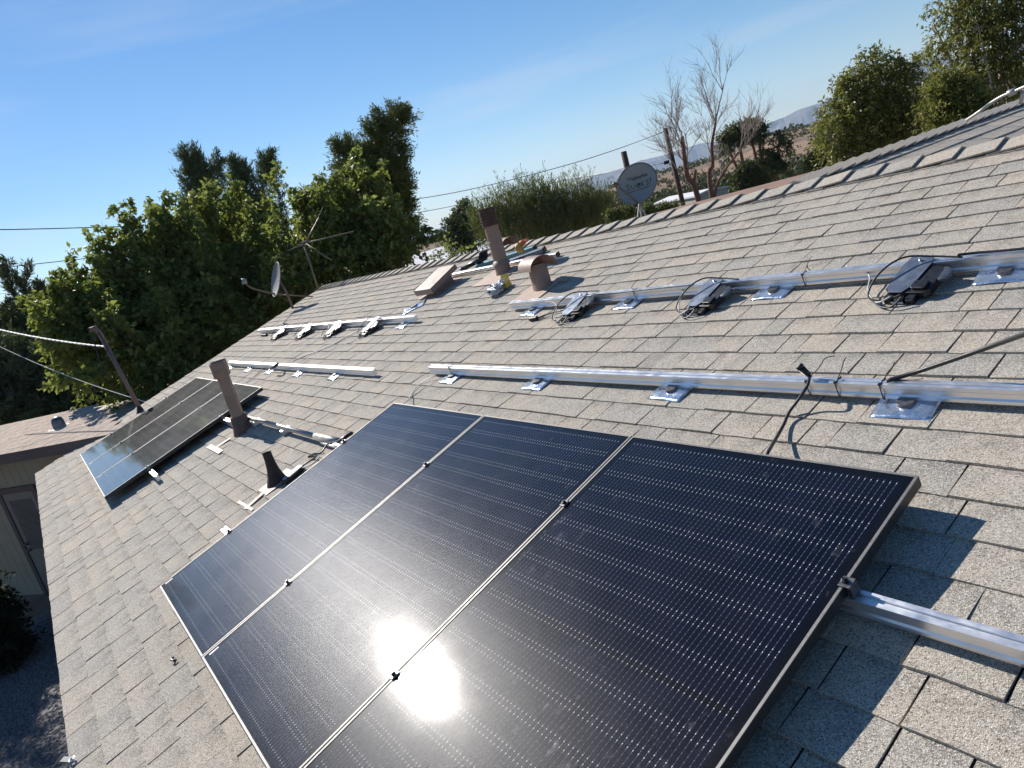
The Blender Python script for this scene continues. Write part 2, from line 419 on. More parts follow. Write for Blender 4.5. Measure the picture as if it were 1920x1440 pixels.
def build_ground():
    radii = [0.0] + [3 * (1.085 ** i) for i in range(101)]
    radii = [r for r in radii if r < 9500] + [9500]
    na = 360
    mb = MB(); vs = [(CAM.x, CAM.y, 0)]; fs = []
    for r in radii[1:]:
        for j in range(na):
            a = 2 * math.pi * j / na; x = CAM.x + r * math.cos(a); y = CAM.y + r * math.sin(a); vs.append((x, y, zground(x, y)))
    for j in range(na): fs.append((0, 1 + j, 1 + (j + 1) % na))
    for k in range(len(radii) - 2):
        for j in range(na):
            a = 1 + k * na + j; b = 1 + k * na + (j + 1) % na; fs.append((a, a + na, b + na, b))
    mb.add(vs, fs)
    return tag(mb.build('ground', M['ground'], smooth=True), kind='structure')
build_ground()
def build_mountains():
    vs = []; fs = []; n = 900; R0 = 7600.0; prof = [(-700, -95, 0), (-350, -60, .35), (-120, 0, .8), (0, 0, 1), (500, -20, .7), (1300, -120, 0)]
    for j in range(n + 1):
        a = 60 + 330 * j / n - 60
        ar = math.radians(a); 
        el = interp(mount_tab, a % 360) if 100 < a < 200 else None
        if el is None:
            el = interp(mount_tab, min(200, max(100, a % 360)))
            el = el + .35 * noise.noise(Vector((a / 14, 3, 0)))
        jit = .07 * noise.noise(Vector((a * 1.3, 9, 0))) + .04 * noise.noise(Vector((a * 5, 4, 0)))
        for dr, dz, k in prof:
            r = R0 + dr + 160 * noise.noise(Vector((a * .8, dr * .01, 2)))
            zt = CAM.z + R0 * math.tan(math.radians(el + jit))
            z = -95 + (zt + 95) * k
            if 0 < k < 1: z += 25 * noise.noise(Vector((a * 3, dr * .02, 7)))
            vs.append((CAM.x + r * math.cos(ar), CAM.y + r * math.sin(ar), z))
    m = len(prof)
    for j in range(n):
        for i in range(m - 1):
            a = j * m + i; fs.append((a, a + m, a + m + 1, a + 1))
    return tag(MB().add(vs, fs).build('mountains', M['mountain']), kind='structure')
build_mountains()
def build_haze():
    m = bpy.data.materials.new('haze_air'); m.use_nodes = True; nt = m.node_tree; nt.nodes.clear()
    o = nt.nodes.new('ShaderNodeOutputMaterial'); v = nt.nodes.new('ShaderNodeVolumePrincipled')
    v.inputs['Color'].default_value = (.62, .78, 1, 1); v.inputs['Density'].default_value = .00009; v.inputs['Anisotropy'].default_value = .2
    nt.links.new(v.outputs[0], o.inputs['Volume'])
    return tag(MB().box(-9600, 9600, -9600, 9600, -112, 520).build('haze', m), kind='stuff')
build_haze()

# ---------------------------------------------------------------- the house and its shingled roof
V_EAVE, V_RIDGE, U_RAKE, U_END = -0.885, 4.265, 12.35, -4.5
house = thing('house', 'low house under a big weathered shingle roof with solar panels on its slope', 'house', VM(Vector((-4, 2, 0))))
hm = house.matrix_world.inverted()
EYB = Vector((0, math.cos(TH), -math.sin(TH))); ENB = Vector((0, math.sin(TH), math.cos(TH)))
RID = RP(0, V_RIDGE, 0)
def deck():
    mb = MB()
    a, b = -U_RAKE, -U_END
    e0 = RP(0, V_EAVE); rr = RID; back = RID + EYB * 5.3
    prof = [(e0.y, e0.z - .004), (rr.y, rr.z - .004), (back.y, back.z), (back.y, back.z - .15), (rr.y, rr.z - .17), (e0.y, e0.z - .15)]
    mb.prism(prof, a + .03, b)
    return mb
roof = deck().build('roof', M['deck'], house, m=hm)
walls = MB().box(-U_RAKE + .5, -U_END - .1, RP(0, V_EAVE).y + .45, RID.y * 2 - RP(0, V_EAVE).y - .5, 0, RP(0, V_EAVE).z - .1)
# the gable above the wall plate
gy0, gy1 = RP(0, V_EAVE).y + .45, (RID + EYB * 5.3).y - .5
walls.prism([(gy0, 2.3), (RID.y, RID.z - .2), (gy1, 2.3)], -U_RAKE + .5, -U_RAKE + .62)
walls.build('wall', M['wall'], house, m=hm)
MB().box(-U_RAKE - .02, -U_END, -.004, .016, -.19, -.008, Matrix.Translation(RP(0, V_EAVE))).build('fascia', M['fascia'], house, m=hm)
fr = MB()
for sgn in (0, 1):
    if sgn == 0: p0, p1 = RP(U_RAKE, V_EAVE), RP(U_RAKE, V_RIDGE)
    else: p0, p1 = RP(U_RAKE, V_RIDGE), RP(U_RAKE, V_RIDGE) + EYB * 5.3
    q = [p0 + Vector((dx, 0, dz)) for dx in (-.0, .028) for dz in (-.19, .003)] + [p1 + Vector((dx, 0, dz)) for dx in (-.0, .028) for dz in (-.19, .003)]
    fr.add(q, [(0, 1, 3, 2), (4, 6, 7, 5), (0, 4, 5, 1), (2, 3, 7, 6), (1, 5, 7, 3), (0, 2, 6, 4)])
fr.build('rake_board', M['fascia'], house, m=hm)

EXPO = .1430
panel_rects = [(.985, 4.39, -.235, 1.50), (7.42, 10.67, -.25, 1.455)]
def proj(p):
    q = CAMR.transposed() @ (p - CAM)
    if q.z > -.05: return None
    return 960 + FPX * q.x / -q.z, 720 - FPX * q.y / -q.z, -q.z
def tab_geom(u0, u1, v0, v1, t, jit=.0012, base=None):
    """a wedge-shaped tab: butt edge at v0, thin end tucked under the next course"""
    F = base or RP
    n = 3
    us = [u0 + (u1 - u0) * i / n for i in range(n + 1)]
    jv = [rng.uniform(-jit, jit) * 1.6 for _ in us]; jh = [rng.uniform(-jit, jit) * .7 for _ in us]
    vs = []; d = []
    for i, u in enumerate(us):
        vs += [F(u, v0 + jv[i], .0), F(u, v0 + jv[i], t + jh[i]), F(u, v1, .0016 + jh[i] * .3), F(u, v1, 0)]
        d += [0, 0, 1, 1]
    fs = [(0, 1, 2, 3), tuple(4 * n + k for k in (3, 2, 1, 0))]
    for i in range(n):
        a = 4 * i; b = a + 4
        fs += [(a, b, b + 1, a + 1), (a + 1, b + 1, b + 2, a + 2), (a + 2, b + 2, b + 3, a + 3)]
    return vs, fs, d
tabs = []
k = 0
v = V_EAVE
while v < V_RIDGE - .03:
    v1 = min(v + EXPO, V_RIDGE)
    u = U_END + rng.uniform(0, .2)
    up = rng.random() < .5
    last = U_RAKE + rng.uniform(-.006, .006)
    while u < last:
        w = rng.choice((.10, .14, .17, .19, .21, .23, .26, .29)) * rng.uniform(.92, 1.08)
        u1 = min(u + w, last)
        if last - u1 < .07: u1 = last
        t = rng.uniform(.0100, .0125) if up else rng.uniform(.0065, .0085)
        gap = .0064 if rng.random() < .8 else .0015
        tabs.append((u, max(u + .02, u1 - gap), v + rng.uniform(-.0015, .0015), v1 + .006, t, max(0, min(1, rng.gauss(.5, .36)))))
        up = (not up) if rng.random() < .85 else up
        u = u1
    v = v1; k += 1
def tab_score(t):
    p = RP((t[0] + t[1]) / 2, (t[2] + t[3]) / 2, .005); q = proj(p)
    if q is None or not (-20 < q[0] < 1940 and -20 < q[1] < 1460): return 0
    hu, hv = pr(q[0], q[1], HS)
    for a, b, c, d in panel_rects:
        if a < hu < b and c < hv < d: return 0
    r = (p - CAM); g = abs(r.normalized().dot(EN))
    return (t[1] - t[0]) * (t[3] - t[2]) * g / r.length_squared
order = sorted(range(len(tabs)), key=lambda i: -tab_score(tabs[i]))
top = set(order[:300])
field = MB()
for i, t in enumerate(tabs):
    c0 = RP((t[0] + t[1]) / 2, t[2], 0)
    vs, fs, d = tab_geom(*t[:5])
    if i in top:
        mb = MB().add([x - c0 for x in vs], fs, t[5], d)
        mb.build('shingle', M['shingle'], roof, m=Matrix.Translation(c0), attrs=True)
    else: field.add(vs, fs, t[5], d)
tag(field.build('shingle_field', M['shingle'], roof, attrs=True), kind='stuff')
# the far slope of the same roof, plain courses
bk = MB()
BF = lambda u, v, h=0: RID + EYB * (5.3 - v) - EX * u + ENB * h
vv = 0.0
while vv < 5.28:
    u = U_END
    while u < U_RAKE:
        w = rng.uniform(.5, .9); u1 = min(u + w, U_RAKE)
        vs, fs, d = tab_geom(u, u1 - .003, vv, min(vv + EXPO, 5.29) + .004, .008, base=BF); bk.add(vs, [f[::-1] for f in fs], rng.random(), d); u = u1
    vv += EXPO
tag(bk.build('back_shingle_field', M['shingle'], roof, attrs=True), kind='stuff')
# ridge caps: bent pieces overlapping each other
def cap_piece(c, ax, side, u0, u1, t0, t1, wd=.135):
    vs = []; fs = []
    for uu, t in ((u0, t0), (u1, t1)):
        for s_, n_ in ((side[0], side[2]), (None, None), (side[1], side[3])):
            if s_ is None:
                vs += [c + ax * uu + Vector((0, 0, t + .004)), c + ax * uu + Vector((0, 0, t - .009))]
            else:
                vs += [c + ax * uu + s_ * wd + n_ * t, c + ax * uu + s_ * wd + n_ * (t - .009)]
    f = [(0, 2, 8, 6), (2, 4, 10, 8), (1, 7, 9, 3), (3, 9, 11, 5), (0, 1, 3, 2), (2, 3, 5, 4), (6, 8, 9, 7), (8, 10, 11, 9), (0, 6, 7, 1), (4, 5, 11, 10)]
    return vs, f
u = U_END; i = 0
while u < U_RAKE:
    u1 = min(u + .215, U_RAKE + .01)
    jt = rng.uniform(-.002, .003)
    # butt end faces the near end of the roof
    vs, fs = cap_piece(RID, -EX, (-EY, EYB, EN, ENB), u, u1 + .05, .034 + jt, .013, .135 + rng.uniform(-.004, .004))
    c0 = RID - EX * u
    MB().add([x - c0 for x in vs], fs, rng.random()).build('ridge_cap', M['shingle'], roof, m=Matrix.Translation(c0), attrs=True)
    u = u1

# low slope of the adjoining roof that shows past the ridge on the right
zA = RID.z - .02
P0 = hitz(1505, 340, zA); P1 = hitz(1925, 189, zA)
adir = (P1 - P0); alen = adir.length; adir.normalize()
hd = Vector((-adir.y, adir.x, 0)); hd = hd if hd.dot(CAM - P0) > 0 else -hd
WP = math.radians(14)
bdir = hd * math.cos(WP) - Vector((0, 0, 1)) * math.sin(WP); bback = -hd * math.cos(WP) - Vector((0, 0, 1)) * math.sin(WP)
an = adir.cross(bdir); an = an if an.z > 0 else -an
an2 = adir.cross(bback); an2 = an2 if an2.z > 0 else -an2
wing = thing('roof_wing', 'shingled roof wing rising behind the right end of the ridge', 'roof', VM(Vector((P1.x, P1.y, 0))))
wm = wing.matrix_world.inverted()
AF = lambda s_, w_, h=0: P0 + adir * s_ + bdir * w_ + an * h
L2 = alen + 2.5; WX = .20
wg = MB(); w_ = .02
while w_ < 1.9:
    s_ = -.1 - rng.uniform(0, .1)
    while s_ < L2:
        s1 = s_ + rng.choice((.2, .26, .31, .36)); t = rng.uniform(.009, .015)
        vs = []
        for ss in (s_, s1 - .005):
            vs += [AF(ss, w_ + WX, -.006), AF(ss, w_ + WX + rng.uniform(-.002, .002), t), AF(ss, w_, .0016), AF(ss, w_, -.006)]
        wg.add(vs, [(0, 1, 2, 3), (7, 6, 5, 4), (0, 4, 5, 1), (1, 5, 6, 2), (2, 6, 7, 3)], rng.random(), [0, 0, 1, 1] * 2)
        s_ = s1
    w_ += WX
tag(wg.build('shingle_field', M['shingle'], wing, m=wm, attrs=True), kind='stuff')
s_ = -.12
while s_ < L2:
    vs, fs = cap_piece(P0 + Vector((0, 0, .012)), adir, (bdir, bback, an, an2), s_ + .27, s_, .034, .012, .125)
    MB().add([wm @ x for x in vs], fs, rng.random()).build('ridge_cap', M['shingle'], wing, attrs=True); s_ += .215
wb = MB(); fa = P0 + adir * L2
q = [P0 + bdir * 1.75, P0, P0 + bback * 2.2, fa + bdir * 1.75, fa, fa + bback * 2.2]
wb.add([p - Vector((0, 0, .012)) for p in q] + [p - Vector((0, 0, .14)) for p in q], [(0, 3, 4, 1), (1, 4, 5, 2), (6, 7, 10, 9), (7, 8, 11, 10), (0, 1, 7, 6), (1, 2, 8, 7), (3, 9, 10, 4), (4, 10, 11, 5), (0, 6, 9, 3), (2, 5, 11, 8)])
wb.build('deck', M['deck'], wing, m=wm)
pw_ = [P0 + bback * 1.9 + adir * .2, fa + bback * 1.9]
wl = MB(); e_ = hd * -.1
wl.add([Vector((p.x, p.y, z)) + o for z in (0, q[2].z) for p in pw_ for o in (Vector((0, 0, 0)), e_)], [(0, 1, 3, 2), (4, 6, 7, 5), (0, 2, 6, 4), (1, 5, 7, 3), (0, 4, 5, 1), (2, 3, 7, 6)])
wl.build('wall', M['wall'], wing, m=wm)

# ---------------------------------------------------------------- solar panels
def make_panel(w, l, name='solar_panel'):
    """local frame: origin at the centre of the top surface"""
    root = bpy.data.objects.new(name, None); C.objects.link(root); root.empty_display_size = .1
    hw, hl, T, B = w / 2, l / 2, .035, .008
    g = MB().box(-hw + B, hw - B, -hl + B, hl - B, -.008, -.0022); g.build('cell_glass', M['cells'], root)
    for sx in (-1, 1):
        x0, x1 = sorted((sx * (hw - B), sx * hw))
        MB().box(x0, x1, -hl, hl, -.0035, 0).build('frame_lip', M['frame'], root)
        xs0, xs1 = sorted((sx * (hw - .0025), sx * (hw - .0002)))
        MB().box(xs0, xs1, -hl + .0002, hl - .0002, -T, -.0036).build('frame_side', M['frame_side'], root)
    for sy in (-1, 1):
        y0, y1 = sorted((sy * (hl - B), sy * hl))
        MB().box(-hw + B, hw - B, y0, y1, -.0035, 0).build('frame_lip', M['frame'], root)
        ys0, ys1 = sorted((sy * (hl - .0025), sy * (hl - .0003)))
        MB().box(-hw + .003, hw - .003, ys0, ys1, -T, -.0036).build('frame_side', M['frame_side'], root)
    MB().box(-hw + .01, hw - .01, -hl + .01, hl - .01, -.014, -.0085).build('back_sheet', M['frame_side'], root)
    MB().box(-hw + .020, -hw + .032, -hl + .03, -hl + .075, -.0021, -.0016).build('sticker', M['white_paint'], root)
    return root
grp1 = 'black solar panels in the near array'; grp2 = 'black solar panels in the far array'
uR = .991; PW = 1.131
def place_arr(proto, labels, u0, pw, v0, v1, group, twist=0):
    out = []
    for i, lb in enumerate(labels):
        o = proto if i == 0 else copy_tree(proto)
        o.matrix_world = RM(u0 + pw * (i + .5), (v0 + v1) / 2, HS)
        tag(o, lb, 'solar panel', group); out.append(o)
    return out
pa = make_panel(1.123, 1.731)
place_arr(pa, ['near solar panel at the right end, its edge casting a wide shadow',
               'near solar panel in the middle of the row, sun glare across its lower seam',
               'near solar panel at the left end, bluish and beside the small black vent boot'], uR, PW, -.233, 1.498, grp1)
pb = make_panel(1.070, 1.705)
place_arr(pb, ['far solar panel nearest to the tall brown flue pipe, edge raised over a black shadow',
               'far solar panel in the middle of its row of three',
               'far solar panel along the gable edge, beside the leaning service mast'], 7.42, 1.083, -.25, 1.455, grp2)

# ---------------------------------------------------------------- rails, mounts, clamps
RTOP = .080
rail_prof = [(-.019, .0), (.019, .0), (.019, .012), (.014, .018), (.014, .036), (.019, .042), (.019, .056), (.006, .056), (.006, .049), (-.006, .049), (-.006, .056), (-.019, .056), (-.019, .042), (-.014, .036), (-.014, .018), (-.019, .012)]
def rail(u0, u1, v, label, group=None, h=RTOP):
    r = MB().prism(rail_prof, 0, abs(u1 - u0))
    o = r.build('mounting_rail', M['alu'], m=RM(max(u0, u1), v, h - .056))
    return tag(o, label, 'rail', group or 'aluminium rails bolted across the roof')
v_r1 = pr(1480, 515, RTOP)[1]; v_r2 = pr(1400, 707, RTOP)[1]; v_r3 = pr(1760, 1160, RTOP)[1]
v_l1 = pr(640, 604, RTOP)[1]; v_l2 = pr(600, 687, RTOP)[1]
u_r1 = pr(952, 570, RTOP)[0]; u_r2 = pr(798, 691, RTOP)[0]; 
rail(u_r1, -1.5, v_r1, 'long aluminium rail below the roof vents carrying three black microinverters')
rail(pr(998, 700, RTOP)[0], -1.5, v_r2, 'thick aluminium rail just above the near panels with zip ties round it')
rail(u_r2, pr(998, 700, RTOP)[0] + .004, v_r2, 'short aluminium rail end left of the joint above the near panels', h=RTOP - .002)
rail(pr(482, 620, RTOP)[0], pr(780, 590, RTOP)[0], v_l1, 'far aluminium rail with four small microinverters hanging on it')
rail(pr(425, 681, RTOP)[0], pr(706, 687, RTOP)[0], v_l2, 'bare aluminium rail ending in mid roof above the far array')
rail(4.60, -1.5, v_r3, 'aluminium rail running out from under the right edge of the near array')
v_r4 = .22
rail(4.62, 0.9, v_r4, 'aluminium rail whose end sticks out low on the left of the near array')
rail(10.75, 7.12, .98, 'aluminium rail hidden under the upper part of the far array')
rail(10.75, 7.05, .18, 'aluminium rail whose end sticks out below the far array')

def make_mount():
    root = bpy.data.objects.new('roof_mount', None); C.objects.link(root); root.empty_display_size = .05
    mb = MB(); n = 10; m_ = 8; vs = []; fs = []
    W, H = .135, .105
    for j in range(m_ + 1):
        for i in range(n + 1):
            x = -W + 2 * W * i / n; y = -H + 2 * H * j / m_
            d = math.hypot(x, y); z = .012 + .010 * math.exp(-(d / .06) ** 2) + .0022 * math.sin(23 * x + 11 * y) * math.cos(31 * y)
            vs.append((x, y, z))
    for j in range(m_):
        for i in range(n): a = j * (n + 1) + i; fs.append((a, a + 1, a + n + 2, a + n + 1))
    o = mb.add(vs, fs).build('flashing_plate', M['galv'], root, smooth=True)
    md = o.modifiers.new('solid', 'SOLIDIFY'); md.thickness = .0015
    p = MB().lathe([(.052, .012), (.044, .016), (.040, .026), (.040, .0235 + .006)], n=24); autosmooth(p.build('puck', M['dark_metal'], root))
    MB().box(-.022, .022, .021, .026, .0296, .070).box(-.022, .022, .021, .056, .0296, .0345).build('bracket', M['alu'], root, bevel=.001)
    MB().lathe([(.010, .034), (.010, .043)], Matrix.Translation((0, .043, 0)), n=6).build('bolt', M['dark_metal'], root)
    return root
m0 = make_mount()
mounts = [  # pixel where the plate sits, rail v, wording
 (838, 712, v_r2, 'small flashed roof mount at the left tip of the rail above the near panels'),
 (1003, 718, v_r2, 'shiny flashed roof mount under the joint of the rail above the near panels'),
 (1255, 733, v_r2, 'flashed roof mount half way along the rail above the near panels'),
 (1697, 758, v_r2, 'large bright blue-tinted roof mount right of the zip ties'),
 (998, 580, v_r1, 'crumpled flashed mount below the cowl vent at the rail tip'),
 (1175, 568, v_r1, 'flashed mount between the first and the second microinverter'),
 (1452, 541, v_r1, 'flashed mount right of the middle microinverter under the upper rail'),
 (1885, 507, v_r1, 'flashed mount right of the largest microinverter under the upper rail'),
 (770, 597, v_l1, 'small mount under the right tip of the far upper rail'),
 (637, 696, v_l2, 'bright flashed mount near the right tip of the bare far rail'),
 (568, 692, v_l2, 'dark little mount between flashing and cable joint on the far rail'),
 (515, 688, v_l2, 'dark little mount under the cable joint of the far rail'),
 (473, 686, v_l2, 'dark little mount right of the brown flue pipe top'),
 (437, 684, v_l2, 'dark little mount right behind the brown flue pipe top'),
 (1895, 1225, v_r3, 'roof mount below the rail end at the right picture edge'),
]
for i, (px, py, v_, lb) in enumerate(mounts):
    o = m0 if i == 0 else copy_tree(m0)
    u_ = pr(px, py, .02)[0]
    if i == 14: u_ = -.35
    o.matrix_world = RM(u_, v_ - .03, 0, rng.uniform(-.06, .06)) @ Matrix.Diagonal((.74, .74, 1, 1))
    tag(o, lb, 'roof mount', 'flashed roof mounts under the rails')
lm = copy_tree(m0)
uu, vv = pr(776, 574, .02)
lm.matrix_world = RM(uu, vv, 0, .9)
for ch in list(lm.children):
    if ch.name.split('.')[0] in ('bracket', 'bolt'): bpy.data.objects.remove(ch)
tag(lm, 'loose diamond-turned metal flashing with cone lying below the box vent', 'flashing')

def make_clamp(end=False):
    root = bpy.data.objects.new('panel_clamp', None); C.objects.link(root); root.empty_display_size = .03
    if not end: MB().box(-.013, .013, -.016, .016, .0006, .005).build('clamp_cap', M['dark_metal'], root, bevel=.001)
    else: MB().box(-.012, .020, -.017, .017, .0006, .005).box(.008, .021, -.016, .016, -.034, .0004).build('clamp_cap', M['dark_metal'], root, bevel=.001)
    MB().lathe([(.0085, .005), (.0085, .012), (.0055, .013), (.0055, .016)], n=6).build('bolt', M['black_plastic'], root)
    return root
c0 = make_clamp(); c1 = make_clamp(True)
names = [('seam between the middle and right near panels', uR + PW), ('seam between the left and middle near panels', uR + 2 * PW)]
ci = 0
for nm, u_ in names:
    for v_, wh in ((v_r3, 'upper'), (v_r4, 'lower')):
        o = c0 if ci == 0 else copy_tree(c0); ci += 1
        o.matrix_world = RM(u_, v_, HS); tag(o, 'small dark %s clamp on the %s' % (wh, nm), 'clamp', 'clamps on the panel seams')
for k_, u_ in enumerate((7.42 + 1.083, 7.42 + 2.166)):
    for v_, wh in ((.98, 'upper'), (.18, 'lower')):
        o = copy_tree(c0); o.matrix_world = RM(u_, v_, HS); tag(o, 'tiny %s clamp on the %s seam of the far array' % (wh, ('right', 'left')[k_]), 'clamp', 'clamps on the panel seams')
ends = [(uR + .004, v_r3, 0, 'bolted end clamp on the right edge of the near array above the rail'),
        (uR + 3 * PW - .004, v_r3, math.pi, 'end clamp beside the grey conduit on the left edge of the near array'),
        (uR + 3 * PW - .004, v_r4, math.pi, 'end clamp at the low rail stub left of the near array'),
        (7.424, .98, 0, 'end clamp behind the brown flue on the far array edge'),
        (7.424, .18, 0, 'end clamp above the rail stub of the far array'),
        (7.42 + 3.249 - .004, .98, math.pi, 'upper end clamp on the gable side of the far array'),
        (7.42 + 3.249 - .004, .18, math.pi, 'lower end clamp on the gable side of the far array')]
for i, (u_, v_, r_, lb) in enumerate(ends):
    o = c1 if i == 0 else copy_tree(c1); o.matrix_world = RM(u_, v_, HS, r_); tag(o, lb, 'clamp', 'end clamps of the solar arrays')

# ---------------------------------------------------------------- microinverters
def rbox(mb, x0, x1, y0, y1, z0, z1, c, m=None):
    prof = [(x0 + c, y0), (x1 - c, y0), (x1, y0 + c), (x1, y1 - c), (x1 - c, y1), (x0 + c, y1), (x0, y1 - c), (x0, y0 + c)]
    n = 8; vs = [Vector((a, b, z)) for z in (z0, z1) for a, b in prof]
    if m: vs = [m @ q for q in vs]
    mb.add(vs, [tuple(range(n - 1, -1, -1)), tuple(range(n, 2 * n))] + [(i, (i + 1) % n, (i + 1) % n + n, i + n) for i in range(n)])
    return mb
def make_inverter():
    """hangs on a rail: origin on the rail top, body on the downslope side"""
    root = bpy.data.objects.new('microinverter', None); C.objects.link(root); root.empty_display_size = .05
    tilt = Matrix.Rotation(math.radians(10), 4, 'X')
    pl = MB(); prof = [(-.060, .03), (.035, .03), (.045, -.02), (.030, -.16), (.005, -.20), (-.05, -.20), (-.07, -.17), (-.075, -.02)]
    pl.prism([(a, b) for a, b in prof], .002, .0045, tilt, 'Z').build('mounting_plate', M['galv_dark'], root, bevel=.0006)
    b = MB(); rbox(b, -.080, .112, -.195, -.028, -.034, -.002, .02, tilt); rbox(b, .032, .095, -.18, -.13, -.0015, .010, .008, tilt); rbox(b, -.055, .055, -.168, -.05, -.046, -.0345, .02, tilt)
    b.build('housing', M['black_plastic'], root, bevel=.002)
    autosmooth(MB().lathe([(.042, -.012), (.042, -.002), (.036, .0015)], tilt @ Matrix.Translation((.108, -.075, -.004)), n=20).build('round_cap', M['label_dark'], root))
    for x_ in (-.05, .0, .045):
        rbox(MB(), x_ - .018, x_ + .018, -.232, -.186, -.038, -.012, .006, tilt).build('connector', M['black_plastic'], root, bevel=.001)
    fins = MB()
    for i in range(7): fins.box(-.058 + i * .018, -.053 + i * .018, -.184, -.12, -.0525, -.0465, tilt)
    fins.build('heat_fin', M['black_plastic'], root)
    MB().box(-.035, .02, -.2328, -.2323, -.032, -.020, tilt).build('data_label', M['label_grey'], root)
    autosmooth(MB().lathe([(.006, .0045), (.006, .011), (.0035, .012), (.0035, .020)], tilt @ Matrix.Translation((-.01, 0, 0)), n=8).build('bolt', M['alu'], root))
    cp = smooth_pts([(.02, -.215, -.03), (-.06, -.24, -.045), (-.13, -.22, -.03), (-.12, -.12, .02), (-.06, -.03, .04), (.05, .0, .022), (.16, .005, .008)])
    MB().tube(cp, .0042).build('dc_cable', M['black_cable'], root, smooth=True)
    cp = smooth_pts([(-.02, -.23, -.03), (-.08, -.245, -.05), (-.17, -.16, -.045), (-.22, -.06, -.03), (-.28, -.02, -.012), (-.36, -.01, .001)])
    MB().tube(cp, .0036).build('trunk_cable', M['grey_cable'], root, smooth=True)
    cp = smooth_pts([(.03, -.23, -.03), (.0, -.27, -.055), (-.06, -.26, -.062), (-.14, -.2, -.06)])
    MB().tube(cp, .0042).build('lead', M['black_cable'], root, smooth=True)
    return root
M['galv_dark'] = simple('inverter_plate', (.17, .20, .25), .4, .7, .06, 12)
M['label_dark'] = simple('inverter_cap', (.10, .115, .14), .3, .3, .1, 25)
i0 = make_inverter()
inv = [(1738, 482, v_r1, 'largest black microinverter with round cap on the upper rail, nearest the right edge'),
       (1352, 520, v_r1, 'black microinverter in the middle of the upper rail, pale cable looping to it'),
       (1092, 553, v_r1, 'microinverter at the left tip of the upper rail, below the cowl vent'),
       (718, 590, v_l1, 'far microinverter nearest the loose flashing, a pale wire leaving it'),
       (645, 598, v_l1, 'second far microinverter from the right on the far rail'),
       (586, 606, v_l1, 'third far microinverter from the right on the far rail'),
       (536, 612, v_l1, 'far microinverter nearest the gable edge')]
for i, (px, py, v_, lb) in enumerate(inv):
    o = i0 if i == 0 else copy_tree(i0)
    o.matrix_world = RM(pr(px, py, RTOP)[0], v_, RTOP, rng.uniform(-.12, .12)); tag(o, lb, 'microinverter', 'microinverters hanging on the rails')

# ---------------------------------------------------------------- vents and pipes
def oval_flue(px, py, hgt, sx, sy, label, capr, ribbed):
    u_, v_ = pr(px, py, 0); p = RP(u_, v_); root = thing('flue_pipe', label, 'flue', VM(p), 'brown flue pipes standing on the roof')
    return root
# flue 1: flat oval pipe with square collar cap and tarred boot
u_, v_ = pr(457, 808); p = RP(u_, v_)
f1 = thing('flue_pipe', 'tall flat brown flue pipe with a squared collar, standing beside the far array', 'flue', VM(p, -.35) @ Matrix.Diagonal((.88, .88, 1, 1)))
autosmooth(MB().lathe([(.100, -.05), (.096, .10), (.094, .57)], n=32, sx=1, sy=.62, p=3.2).build('pipe', M['tan_metal'], f1))
autosmooth(MB().lathe([(.107, .535), (.112, .54), (.112, .67), (.106, .675), (.10, .66), (.098, .60)], n=32, sx=1.02, sy=.70, p=4.5).build('collar', M['tan_metal'], f1))
bt = MB().lathe([(.150, -.075), (.128, .0), (.108, .06), (.103, .15), (.099, .155)], n=32, sx=1.0, sy=.8, p=2.6)
autosmooth(bt.build('tarred_boot', M['boot_brown'], f1))
# flue 2: pipe with a ribbed rusty cap and storm collar
u_, v_ = pr(945, 512); p = RP(u_, v_)
f2 = thing('flue_pipe', 'brown flue with a ribbed dark rusty cap and storm collar near the ridge', 'flue', VM(p, .2))
autosmooth(MB().lathe([(.069, .10), (.069, .48)], n=32, sy=.85, p=2.4).build('pipe', M['tan_metal'], f2))
rc = []
for i in range(6):
    z = .46 + i * .026; rc += [(.084, z), (.084, z + .013), (.076, z + .015), (.076, z + .024)]
rc.append((.084, .62)); rc.append((.084, .628))
autosmooth(MB().lathe(rc, n=32, sy=.88, p=2.4).build('ribbed_cap', M['rust_metal'], f2), 30)
autosmooth(MB().lathe([(.100, .085), (.096, .10), (.073, .125), (.068, .13)], n=32, sy=.88).build('storm_collar', M['tan_metal'], f2))
autosmooth(MB().lathe([(.095, -.05), (.080, .02), (.078, .10)], n=32, sy=.88).build('boot', M['tan_metal'], f2))
MB().box(-.26, .20, -.24, .14, .011, .0135, VM(p, 0).inverted() @ RM(u_, v_, 0)).build('flashing', M['tan_flash'], f2, m=f2.matrix_world.inverted() @ VM(p, 0))
for fl_, rr_, zz in ((f1, .0965, .33), (f2, .0705, .30)):
    MB().lathe([(rr_, zz), (rr_ + .0022, zz + .002), (rr_ + .0022, zz + .010), (rr_, zz + .012)], n=32, sy=.64 if fl_ is f1 else .86, p=3.2 if fl_ is f1 else 2.4, cap=False).build('seam', M['tan_metal'], fl_, smooth=True)
